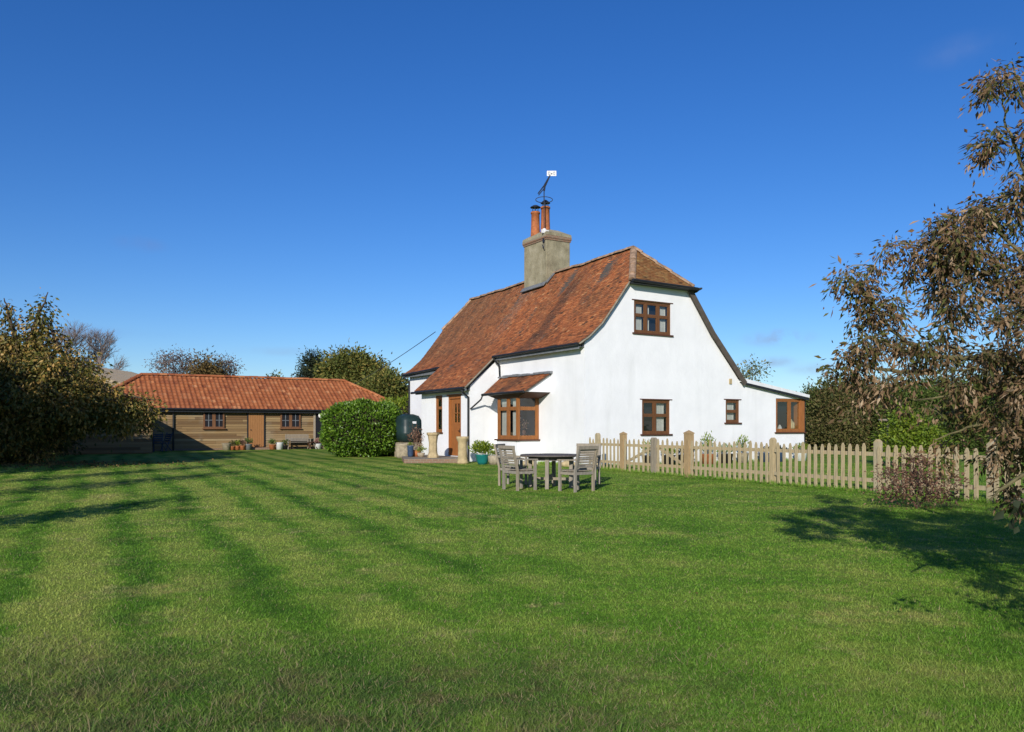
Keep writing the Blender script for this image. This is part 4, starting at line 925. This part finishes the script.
x, y = GX(482.5, 28.75); lathe_thing('teal_pot', 'teal glazed bowl pot with green shrub against the white wall', 'plant pot', x, y, 0, [(.16, 0), (.20, .1), (.27, .33), (.29, .36), (.25, .36)], 'teal', plant=('L_lime', .42, .42, 900, .09, .045))
x, y = GX(494, 28.6); lathe_thing('stone_planter', 'rough pale stone planter beside the teal pot', 'planter', x, y, 0, [(.16, 0), (.22, .15), (.23, .32), (.18, .33)], 'stone', n=9, plant=('L_lime', .2, .14, 120, .07, .04))
x, y = GX(403, 34.6); lathe_thing('stone_planter', 'barrel-shaped beige stone planter below the dark tank', 'planter', x, y, 0, [(.26, 0), (.31, .08), (.33, .4), (.30, .55), (.34, .60), (.30, .62)], 'stone')
x, y = GX(410.5, 31.9); lathe_thing('blue_pot', 'slim blue-grey glazed pot at the left end of the step', 'plant pot', x, y, .156, [(.10, 0), (.12, .1), (.13, .40), (.15, .45), (.12, .45)], 'blue', plant=('L_lime', .12, .1, 60, .06, .03))
x, y = GX(416, 32.2); o = lathe_thing('potted_shrub', 'reddish-brown shrub in a pot beside the dark tank', 'plant', x, y, .156, [(.14, 0), (.18, .25), (.15, .26)], 'pot', plant=('L_purple', .34, .95, 420, .08, .035))
x, y = GX(421, 31.7); lathe_thing('low_plant_pot', 'low pot of pale green foliage on the step', 'plant pot', x, y, .156, [(.12, 0), (.16, .16), (.13, .17)], 'stone', plant=('L_lime', .22, .22, 120, .08, .03))
def tank():
    r = empty('oil_tank', (-4.68, 35.9, 0), TH); tag(r, 'dark green plastic oil tank behind the door terrace', 'tank')
    m = MB(); m.smooth = False
    prof = []
    def ring(z, a, b):
        out = []
        for k in range(28):
            t = 2*math.pi*k/28; cx = abs(math.cos(t))**.6*(1 if math.cos(t) > 0 else -1); sy = abs(math.sin(t))**.6*(1 if math.sin(t) > 0 else -1); out.append((a*cx, b*sy, z))
        return out
    lv = [(.66, .30, .34), (.75, .44, .50), (1.0, .53, .60), (1.12, .55, .62), (1.15, .53, .60), (1.35, .55, .62), (1.39, .53, .60), (1.65, .52, .58), (1.85, .42, .46), (1.93, .2, .22)]
    vs = []; 
    for z, a, b in lv: vs += ring(z, a, b)
    fs = [(i*28+k, i*28+(k+1) % 28, (i+1)*28+(k+1) % 28, (i+1)*28+k) for i in range(len(lv)-1) for k in range(28)]+[tuple(reversed(range(28))), tuple(range((len(lv)-1)*28, len(lv)*28))]
    m.add(vs, fs); m.smooth = True; m.build('tank_body', 'tank', r)
    m = MB(); m.box(-.45, .45, -.5, .5, 0, .655); m.build('plinth', 'stone', r)
    m = MB(); m.lathe((-.1, -.1, 1.90), [(.12, 0), (.12, .07), (.05, .08)], 12); m.build('filler_cap', 'black', r)
    m = MB(); m.box(-.06, .12, -.612, -.604, 1.5, 1.6); m.build('paper_sticker', 'white', r)
    m = MB(); m.box(.62, .80, -.35, .35, .5, 1.45); m.build('side_cabinet', 'lead', r)
tank()
# pale stones and tubs along the wall foot
for i, (px, D, mt, lab) in enumerate(((529, 27.6, 'stone', 'pale rounded stone at the wall foot seen left of the table leg'), (568, 27.2, 'stone', 'pale rounded stone at the wall foot seen behind the right armchair'))):
    x, y = GX(px, D); bm = bmesh.new(); bmesh.ops.create_icosphere(bm, subdivisions=3, radius=.2)
    for v in bm.verts: v.co = Vector((v.co.x*1.5, v.co.y, v.co.z*.7+.08))*(1+.08*math.sin(v.co.x*20+i)*math.cos(v.co.y*17))
    me = bpy.data.meshes.new('wall_stone'); bm.to_mesh(me); bm.free(); o = link('wall_stone', me, 'buff', None, (x, y, 0)); tag(o, lab, 'stone', 'stones at the wall foot')
# pots behind the fence along the gable
gp = [(2.35, 'black', 'L_lime', 'black tub of yellow-green leaves seen through the left gate leaf', .24, .5), (3.3, 'black', 'L_lime', 'black tub with low green plant below the lower gable window', .22, .25), (4.1, 'black', 'L_dark', 'wide black tub with dark plant seen through the right gate leaf', .30, .3), (5.2, 'pot', 'L_lime', 'terracotta tub of tall yellow-green leaves just right of the larger gate post', .26, .75), (6.1, 'black', 'L_laurel', 'black tub with green plant left of the small window', .27, .3), (7.0, 'stone', 'L_lime', 'stone tub with upright leaves under the small window', .22, .6), (8.3, 'blue', 'L_dark', 'blue glazed tub against the extension wall', .30, .2), (9.0, 'blue', 'L_dark', 'second blue glazed tub nearer the corner window', .25, .2), (10.3, 'white', 'L_lime', 'white tub of plants below the corner window', .25, .3)]
for s, m_, lf, lab, rr, ph in gp:
    p = HP(s, -.55); lathe_thing('garden_tub', lab, 'plant pot', p.x, p.y, 0, [(rr*.8, 0), (rr, .34), (rr*1.08, .36), (rr*.9, .36)], m_, grp='tubs along the gable wall', plant=(lf, rr*1.1, ph, 220, .10, .04))

# ------------------------------------------------------------ things along the outbuilding
def bench():
    r = empty('garden_bench', SP(xat(294.5), -.75), TH); tag(r, 'weathered slatted wooden bench against the outbuilding wall', 'bench')
    for x in (-.68, .68):
        m = MB(); m.box(x-.03, x+.03, -.28, -.22, 0, .62); m.build('leg', 'teak', r); m = MB(); m.box(x-.03, x+.03, .2, .26, 0, .90); m.build('leg', 'teak', r); m = MB(); m.bar((x, -.3, .63), (x, .2, .64), .07, .03); m.build('armrest', 'teak', r)
    m = MB(); [m.box(-.65, .65, -.27+k*.095, -.27+k*.095+.08, .42, .445) for k in range(5)]; m.build('seat', 'teak', r)
    m = MB(); [m.box(-.65, .65, .215, .24, .5+k*.07, .555+k*.07) for k in range(6)]; m.build('backrest', 'teak', r)
bench()
def low_table():
    r = empty('folding_stool', SP(xat(307.5), -1.0), TH+.3); tag(r, 'small dark wooden stool right of the bench', 'stool')
    m = MB(); [m.box(-.25, .25, -.2+k*.1, -.2+k*.1+.08, .42, .45) for k in range(4)]; m.build('seat', 'darkoak', r)
    for sx in (-1, 1):
        m = MB(); m.bar((sx*.22, -.2, 0), (sx*.22, .2, .42), .03, .04); m.build('leg', 'darkoak', r); m = MB(); m.bar((sx*.19, .2, 0), (sx*.19, -.2, .42), .03, .04); m.build('leg', 'darkoak', r)
low_table()
pots = [(223.5, 'stone', .26, .40, None, 'large pale grey pot at the edge of the shadow'), (229, 'pot', .16, .22, 'L_hedge', 'small brown pot next to the large grey pot'), (234, 'pot', .15, .24, 'L_lime', 'small pot of yellowish leaves left of the outbuilding door'), (239, 'pot', .17, .26, 'L_purple', 'terracotta pot of reddish leaves left of the outbuilding door'), (245, 'lead', .2, .35, 'L_hedgeg', 'grey pot with tall plant beside the outbuilding door'), (268.5, 'pot', .2, .3, 'L_hedgeg', 'pot of green leaves right of the outbuilding door'), (275.5, 'white', .24, .42, None, 'white pot left of the bench'), (281, 'black', .2, .25, 'L_hedgeg', 'black pot beside the bench'), (313.5, 'white', .22, .32, 'pinkish', 'white pot of pinkish flowers right of the stool'), (321.5, 'stone', .24, .35, 'pinkish', 'pale pot of pinkish flowers near the hedge')]
M['L_pink'] = leafmat('pink_petal', [(0, (.10, .13, .04)), (.4, (.45, .2, .18)), (1, (.7, .45, .4))], .7)
for px, m_, rr, hh, lf, lab in pots:
    p = SP(xat(px), -.9); lfm = 'L_pink' if lf == 'pinkish' else lf
    lathe_thing('plant_pot', lab, 'plant pot', p.x, p.y, 0, [(rr*.75, 0), (rr, hh*.92), (rr*1.1, hh), (rr*.9, hh)], m_, grp='pots along the outbuilding', plant=(lfm, rr*1.2, .3, 130, .10, .05) if lfm else None)
def shade_chair(i, px, dy, lab, rot):
    k = (px-512)/FPX; D = 41.0+dy; r = empty('folding_chair', (k*D, D, 0), rot); tag(r, lab, 'chair', 'chairs in the outbuilding shadow')
    for sx in (-1, 1):
        m = MB(); m.bar((sx*.22, -.2, 0), (sx*.22, .25, 1.05), .035, .03); m.build('leg', 'bluegrey', r); m = MB(); m.bar((sx*.2, .22, 0), (sx*.2, -.22, .5), .035, .03); m.build('leg', 'bluegrey', r)
    m = MB(); m.box(-.22, .22, -.22, .2, .44, .47); m.build('seat', 'bluegrey', r)
    m = MB(); [m.bar((-.22, .12+.04*q, .6+.11*q), (.22, .12+.04*q, .6+.11*q), .02, .07) for q in range(4)]; m.build('backrest', 'bluegrey', r)
shade_chair(0, 158, 2.5, 'blue-grey folding chair leaning by the dark store wall', .4); shade_chair(1, 166, 3.2, 'blue-grey folding chair beside the outbuilding downpipe', -.5)

# ------------------------------------------------------------ overhead wire
m = MB(); a = HP(1.5, 14.6, 6.15); b = PX(300, 405, 78); pts = []
for k in range(17):
    t = k/16; p = a.lerp(b, t); p.z -= 1.2*4*t*(1-t)*.5; pts.append(p)
m.tube(pts, .018, 5); tag(m.build('overhead_cable', 'tar'), 'thin black overhead cable running from the cottage gable', 'cable')
r = empty('utility_pole', (b.x, b.y, 0)); tag(r, 'wooden pole behind the outbuilding carrying the cable', 'pole'); m = MB(); m.tube([(0, 0, 0), (0, 0, b.z+.3)], [.14, .1], 10); m.build('shaft', 'bark', r); m = MB(); m.box(-.5, .5, -.05, .05, b.z-.1, b.z+.02); m.build('crossarm', 'bark', r)

# ------------------------------------------------------------ hedges, shrubs, trees
make_bush('laurel_bush', 'big clipped round green laurel bush in front of the outbuilding', 'bush', (-6.85, 36.8, 1.22), (1.72, 1.65, 1.26), 14000, .15, .075, 'L_laurel', power=3.0, lump=.05, depth=.07)
make_bush('laurel_hedge', 'yellow-green hedge glimpsed between the round bush and the cottage', 'hedge', (-5.6, 43.5, 1.5), (2.2, 1.2, 1.45), 7000, .15, .08, 'L_lime', lump=.08)
make_bush('dark_shrub', 'dark leafy shrub just behind the oil tank', 'shrub', (-5.55, 39.0, .9), (.9, .8, 1.0), 3500, .12, .06, 'L_hedgeg')
bl = [(-19.2, 30, 2.9, 3.0, 3.2, 2.0), (-17.0, 29.5, 2.7, 1.9, 2.2, 1.5), (-15.5, 29.7, 2.25, 1.3, 1.5, .85), (-14.5, 30.0, 2.0, .9, 1.3, .5), (-20.7, 29.5, 4.3, 1.6, 2.0, 1.3), (-18.6, 30, 4.2, .9, 1.5, .8), (-20, 29.5, 1.2, 3.0, 2.6, 1.2)]
lm = auto_limbs((-18.2, 30.5), 4.2, bl)
tips = []
for (pts_) in ([(18, 345), (8, 315), (4, 298)], [(30, 340), (38, 318), (48, 292)], [(25, 350), (34, 325), (40, 310)], [(60, 350), (52, 330), (44, 322)], [(95, 385), (120, 395), (158, 400)]):
    lm.append([PX(*p, 30) for p in pts_]); 
    for (p, q) in zip(pts_[:-1], pts_[1:]):
        for k in range(5): c = PX(p[0]+(q[0]-p[0])*k/5, p[1]+(q[1]-p[1])*k/5, 30)+Vector((random.gauss(0, .13), random.gauss(0, .2), random.gauss(0, .1))); tips.append(tuple(c))
make_tree('cherry_tree', 'large spreading autumn cherry tree with brown and yellow leaves at left', 'tree', (-18.2, 30.5), lm, bl, 1350, 42, .17, .08, 'L_cherry', spread=.22, hang=.6, trunk_r=.2, twig_r=.012, extra=np.array(tips), shell=.45)
# saplings just outside the left edge: their shade streaks the lawn
for i, (px_, D, h, rr, lab) in enumerate(((-11.2, 12.6, 5.0, .85, 'slender young tree outside the left edge of the lawn'), (-8.1, 7.9, 3.0, .8, 'smallest sapling outside the left edge of the lawn'), (-13.4, 15.8, 5.4, .9, 'furthest slender tree outside the left edge of the lawn'))):
    bl = [(px_, D, h*.45, rr, rr, h*.18), (px_+.1, D, h*.68, rr*.8, rr*.8, h*.18), (px_, D, h*.88, rr*.5, rr*.5, h*.12)]
    make_tree('young_tree', lab, 'tree', (px_, D), auto_limbs((px_, D), h, bl), bl, 110, 22, .12, .07, 'L_cherry', spread=.16, trunk_r=.05, group='young trees beside the lawn')
bl = [(-21.9, 35.5, 2.4, 2.0, 1.8, 2.0), (-20.9, 35.8, 1.5, 1.4, 1.5, 1.4), (-22.4, 35.5, 3.9, 1.8, 1.5, 1.4)]  # hidden tree, added so that its shade darkens the store wall
make_tree('hidden_shade_tree', 'dense dark unseen tree added behind the cherry tree to shade the store wall', 'tree', (-21.8, 35.6), auto_limbs((-21.8, 35.6), 4, bl), bl, 420, 40, .20, .12, 'L_hedge', spread=.25, trunk_r=.15)
bl = [(-21.8, 19.5, 3.2, 3.2, 3.0, 2.4), (-20.6, 19.5, 5.2, 2.4, 2.4, 1.6), (-23.8, 19.5, 5.0, 2.4, 2.4, 1.8), (-17.6, 20, 2.8, 2.1, 2.0, 2.4), (-17.0, 20, 4.6, 1.6, 1.5, 1.3)]  # unseen off-frame tree, added to throw shade on the lower cherry crown
make_tree('unseen_shade_tree', 'broad dark unseen tree added outside the left edge to shade the cherry tree', 'tree', (-22, 19.5), auto_limbs((-22, 19.5), 6, bl), bl, 1100, 34, .24, .14, 'L_hedge', spread=.3, trunk_r=.2)
# withered tree on the right
TX, TY = 5.3, 5.5
limbs = [[(TX, TY, -.05), (TX-.05, TY, .8), (TX-.2, TY+.1, 2.2), (TX-.5, TY+.1, 3.6), (TX-.9, TY+.1, 4.5)]]
D0 = 6.0
def L(*p, D=D0): return [PX(x, y, D) for x, y in p]
limbs += [[(TX-.1, TY, 1.6)]+L((1010, 360), (930, 356), (890, 330), (868, 298), (862, 285), (888, 240)),
 L((868, 298), (856, 283), (846, 276)), L((930, 356), (900, 350), (868, 337), (856, 346), (848, 358)), L((935, 372), (900, 372), (862, 366), (850, 378)),
 [(TX-.1, TY, 2.0)]+L((1020, 300), (975, 270), (945, 250), (898, 243)), [(TX-.3, TY, 2.6)]+L((1030, 260), (1000, 235), (985, 212)),
 [(TX-.5, TY, 3.4)]+L((1040, 215), (1018, 160), (1005, 120), (1000, 80)), L((1035, 130), (1022, 90), (1012, 62)), L((1034, 196), (1012, 194), (988, 200)),
 [(TX-.1, TY, 1.2)]+L((1024, 420), (975, 425), (935, 440)), [(TX-.1, TY, 1.4)]+L((1020, 390), (960, 395), (915, 400)), [(TX-.1, TY, 1.1)]+L((1030, 470), (1000, 490), (990, 500), D=5.2)]
ex = []
def along(pts_, n, sd=.07, D=D0):
    for i in range(n):
        k = random.randrange(len(pts_)-1); f = random.random(); p, q = pts_[k], pts_[k+1]
        c = PX(p[0]+(q[0]-p[0])*f, p[1]+(q[1]-p[1])*f, D)+Vector((random.gauss(0, sd), random.gauss(0, sd*2), random.gauss(0, sd))); ex.append(tuple(c))
along([(846, 276), (856, 284), (868, 298), (890, 330)], 12, .05); along([(888, 245), (862, 285)], 5, .04); along([(848, 358), (856, 346), (868, 337), (900, 350), (930, 356)], 22, .07)
along([(858, 372), (860, 400)], 6, .04); along([(898, 243), (945, 250), (975, 270)], 20, .07); along([(880, 300), (900, 330), (920, 345)], 16, .08); along([(880, 385), (905, 405)], 7, .09)
along([(1005, 62), (990, 85), (1000, 110), (985, 150), (1005, 135), (1024, 150)], 18, .05); along([(1030, 75), (1026, 120), (1044, 150)], 12, .08); along([(990, 200), (1010, 196), (1024, 192)], 8, .05); along([(900, 270), (930, 235), (950, 225)], 12, .07)
along([(945, 300), (940, 260), (975, 225), (1010, 205)], 50, .09); along([(975, 470), (1000, 480), (1015, 500)], 5, .05)
bl = [(3.80, 5.9, 2.10, .60, .7, .85), (3.9, 6.2, 1.55, .7, .7, .55), (4.15, 5.9, 2.70, .45, .6, .32), (3.9, 3.9, 1.6, .85, .9, .8), (3.4, 3.2, .95, .6, .7, .5), (5.0, 4.5, 2.1, 1.3, 1.2, 1.1), (TX-.75, TY+.3, 2.1, 1.0, 1.2, .85), (TX-1.55, TY+.45, 2.05, .60, .8, .60), (TX-1.2, TY+.3, 1.45, .70, .9, .45), (TX+.1, TY, 1.6, 1.2, 1.1, .9), (TX-.0, TY+.2, 2.45, .8, 1.0, .45), (TX+1.0, TY, 2.4, 1.4, 1.4, 1.3)]
make_tree('withered_tree', 'tall tree with hanging brown withered leaf bunches at the right edge', 'tree', (TX, TY), limbs, bl, 1300, 56, .050, .017, 'L_brown', spread=.050, hang=.75, szv=(.4, 1.7), sprig=4, trunk_r=.10, limb_k=.22, twig_r=.0045, barkmat='paletwig', shell=.25, extra=np.array(ex), zmin=.5)
# low dark leafy spray close to the lens
make_tree('leafy_sapling', 'thin sapling spray with a few dark round leaves at the lower right corner', 'sapling', (3.2, 3.9), [[(3.2, 3.9, 0), (3.15, 3.9, .6), (2.95, 3.9, 1.05)], [(3.1, 3.9, .8), (2.75, 3.88, 1.08), (2.42, 3.86, .98)]], [(3.0, 3.9, 1.0, .12, .1, .1)], 5, 5, .06, .042, 'L_dark', spread=.03, hang=1.2, trunk_r=.010, twig_r=.003, extra=np.array([(2.44, 3.86, .99), (2.56, 3.87, 1.02), (2.50, 3.86, .93)]), shell=.2)
# purple shrub before the fence
x, y = GX(917, 13.2)
bl = [(x-.25, y, .42, .5, .4, .36), (x+.35, y, .40, .42, .4, .34), (x, y+.1, .62, .35, .3, .26)]
make_tree('bronze_shrub', 'low bronze-purple shrub with dry flower heads in front of the picket fence', 'shrub', (x, y), [[(x, y, -.02), (x, y, .2), (x+.05, y, .5)]]+[[(x, y, .02), (x+a*.5, y+b*.5, .3), (x+a, y+b, .68)] for a, b in ((-.5, 0), (.5, .1), (-.3, .3), (.3, -.3), (-.62, -.1), (.1, .35))], bl, 120, 20, .060, .028, 'L_purple', spread=.085, trunk_r=.015, twig_r=.004, shell=.2)
# background trees behind the outbuilding
def wood(name, lab, cat, px, D, h, blobs, ncl, per, Ls, Ws, mat, spread, twig=.02, group=None, shell=.4, bark='bark'):
    x, y = GX(px, D); B = [(GX(bx, D)[0], D+dy, CAMH+(HOR-by)/FPX*D, rx/FPX*D, rx/FPX*D, rz/FPX*D) for bx, by, rx, rz, dy in blobs]
    return make_tree(name, lab, cat, (x, y), auto_limbs((x, y), h, B), B, ncl, per, Ls, Ws, mat, spread, trunk_r=.25, twig_r=twig, group=group, shell=shell, barkmat=bark)
wood('bare_tree', 'nearly bare bluish-grey tree above the left part of the pantile roof', 'tree', 180, 80, 8, [(175, 366, 22, 13, 0), (200, 372, 14, 14, 0)], 700, 5, .22, .08, 'L_bud', .45, .035, bark='greytwig')
wood('golden_tree', 'thin golden-leaved tree between two bare trees above the pantile roof', 'tree', 205, 78, 7.5, [(205, 364, 6, 12, 0), (208, 376, 14, 9, 0)], 110, 20, .32, .15, 'L_gold', .5, .025)
wood('bare_tree', 'nearly bare small tree at the right end of the bare group', 'tree', 226, 80, 6.5, [(225, 370, 12, 11, 0)], 300, 5, .22, .08, 'L_bud', .45, .035, bark='greytwig')
wood('conifer', 'dark pointed conifer above the right end of the pantile roof', 'tree', 312, 75, 8.5, [(313, 362, 6, 10, 0), (312, 378, 12, 14, 0), (311, 396, 14, 14, 0)], 300, 40, .30, .10, 'L_dark', .38)
wood('oak_tree', 'broad round green tree with golden patches behind the outbuilding', 'tree', 350, 72, 8, [(349, 368, 19, 14, 0), (366, 376, 18, 14, 0), (338, 376, 13, 13, 0), (358, 392, 30, 16, 0), (378, 388, 16, 16, 0)], 900, 46, .30, .16, 'L_oakgreen', .48)
wood('golden_green_tree', 'smaller drooping olive tree between the round tree and the cottage', 'tree', 392, 66, 5, [(388, 392, 17, 18, 0), (402, 402, 14, 14, 0), (375, 398, 16, 14, 0)], 420, 40, .28, .14, 'L_oakgreen', .42)
wood('small_far_tree', 'tiny tree top just above the middle of the pantile ridge', 'tree', 275, 85, 6, [(275, 379, 6, 4, 0)], 25, 12, .3, .14, 'L_oakgreen', .3)
for px, tops, lab in ((70, 345, 'leftmost tall bare grey tree behind the cherry tree'), (100, 358, 'shorter bare grey tree beside the pale barn')):
    D = 85; x, y = GX(px, D); r = empty('bare_tree', (x, y, 0)); tag(r, lab, 'tree', 'bare winter trees'); t = MB(); b = MB(); H_ = CAMH+(HOR-(tops-25))/FPX*D
    t.tube([(0, 0, 0), (.1, 0, H_*.5), (0, 0, H_*.75)], [.25, .18, .08], 8); t.build('trunk', 'greytwig', r)
    def br(p, d_, l, rad, dep):
        q = p+d_*l; b.tube([p, q], [rad, rad*.65], 4, False)
        if dep == 0: return
        for k in range(4 if dep > 1 else 3):
            nd = (d_+Vector((random.gauss(0, .42), random.gauss(0, .42), random.gauss(.12, .25)))).normalized(); br(p+d_*l*random.uniform(.45, 1), nd, l*random.uniform(.6, .8), rad*.6, dep-1)
    for k in range(12): br(Vector((0, 0, H_*random.uniform(.25, .7))), Vector((random.gauss(0, .55), random.gauss(0, .5), .8)).normalized(), H_*.16, .06, 4)
    tag(b.build('twigs', 'greytwig', r), kind='stuff')
x, y = GX(752, 46); B = [(x, y, 4.6, .6, .8, .6), (x-.8, y, 4.0, .9, 1.0, .7)]
make_tree('garden_tree', 'thin olive-leaved tree top showing above the extension roof', 'tree', (x, y), auto_limbs((x, y), 4.5, B), B, 70, 16, .16, .08, 'L_oakgreen', .3, trunk_r=.1)
# hedge and trees beyond the back lawn, right
spec = [(815, 46, 405, 14, 30, 'L_hedgeg'), (832, 44, 396, 22, 36, 'L_hedge'), (856, 45, 398, 24, 34, 'L_hedge'), (880, 46, 394, 24, 38, 'L_hedge'), (908, 44, 398, 24, 34, 'L_hedgeg'), (935, 45, 392, 26, 40, 'L_hedge'), (965, 43, 395, 28, 38, 'L_hedgeg'), (1000, 44, 388, 30, 40, 'L_hedge'), (1040, 43, 392, 30, 40, 'L_hedgeg'), (1085, 42, 390, 34, 40, 'L_hedge')]
nm = ['first dark hedge tree, touching the cottage extension in view', 'brownish hedge tree next to the cottage extension', 'green hedge tree behind the middle of the long fence', 'tall brown hedge tree left of the bright laurel', 'green hedge tree behind the bright laurel', 'brown hedge tree just right of the bright laurel', 'green hedge tree behind the withered tree bunches', 'tall brown hedge tree behind the withered tree', 'green hedge tree beyond the right edge', 'brown hedge tree furthest beyond the right edge']
for (px, D, yt, rx, rz, mt), lab in zip(spec, nm):
    x, y = GX(px, D); r_ = rx/FPX*D; h = CAMH+(HOR-yt+14)/FPX*D
    B = [(x, y, h*.62, r_, 1.3, h*.40), (x-.3*r_, y, h*.35, r_*1.1, 1.2, h*.36), (x+.3*r_, y, h*.8, r_*.6, 1.0, h*.25), (x, y, h*.2, r_*1.1, 1.2, h*.22)]
    make_tree('hedgerow_tree', lab, 'tree', (x, y), auto_limbs((x, y), h*.8, B), B, 330, 44, .17, .085, mt, .26, trunk_r=.08, group='hedgerow trees beyond the back lawn', shell=.3)
x, y = GX(912, 27); B = [(x, y, .85, 1.0, .8, .8), (x-.35, y, 1.5, .55, .5, .55), (x+.5, y, .7, .8, .6, .6)]
make_tree('bright_laurel', 'bright yellow-green laurel shrub behind the picket fence', 'shrub', (x, y), auto_limbs((x, y), 1.3, B), B, 260, 24, .13, .06, 'L_lime', .13, trunk_r=.04, twig_r=.008)
x, y = GX(888, 28); r = lathe_thing('bird_table', 'weathered wooden bird table left of the bright laurel', 'bird table', x, y, 0, [(.05, 0), (.04, 1.5), (.05, 1.55), (.30, 1.56), (.32, 1.62), (.3, 1.63)], 'teak', part='stand', n=12)
# far treeline so the field never meets bare sky
for i, px in enumerate(range(-420, 1500, 120)):
    if 270 < px < 760: continue
    D = 150+20*math.sin(i*2.1); x, y = GX(px, D); hh = 5.5+1.5*math.sin(i*1.7)
    B = [(x, y, hh*.55, 11, 5, hh*.45), (x+6, y, hh*.45, 8, 5, hh*.4)]
    make_tree('distant_tree', 'dark distant trees on the field edge seen far beyond the garden', 'tree', (x, y), auto_limbs((x, y), hh*.7, B), B, 120, 30, .7, .4, 'L_hedge', .9, trunk_r=.3, twig_r=.04, group='distant trees on the field edge')

# fallen leaves under the cherry and longer grass along the fence and walls
n = 1500; c = np.column_stack([RNG.normal(-17.5, 2.6, n), RNG.normal(28.2, 1.3, n), np.full(n, .03)])
n2 = 110; c2 = np.column_stack([RNG.uniform(-9, 3, n2), RNG.uniform(5, 26, n2), np.full(n2, .03)]); c = np.concatenate([c, c2]); n += n2
ax = RNG.normal(size=(n, 3)); ax[:, 2] = np.abs(ax[:, 2])*.25
tag(leaf_mesh('fallen_leaves', c, ax, np.where(np.arange(n) < 1500, .09, .04)*RNG.uniform(.5, 1.2, n), np.where(np.arange(n) < 1500, .055, .025), 'L_gold'), 'scattered yellow-brown fallen leaves on the grass', 'leaves', kind='stuff')
n = 9000; l = RNG.uniform(.1, lend, n); off = RNG.normal(0, .09, n); F_ = np.array(F0); D_ = np.array(FD); c = F_+D_*l[:, None]+np.array([-.894, -.447, 0])*off[:, None]
m_ = 3500; ww = RNG.uniform(0, 11.2, m_); q = np.array([HP(a, -.08) for a in ww]); m2 = 1500; q2 = np.array([HP(-.06, a) for a in RNG.uniform(0, 2.7, m2)]); c = np.concatenate([c, q, q2]); n = len(c); c[:, 2] = 0; c[:, :2] += RNG.normal(0, .04, (n, 2))
ax = RNG.normal(size=(n, 3))*.35; ax[:, 2] = 1
tag(leaf_mesh('long_grass', c, ax, .09*RNG.uniform(.4, 1.7, n), .010, 'blade'), 'longer grass left along the fence foot and cottage wall', 'grass', kind='stuff')
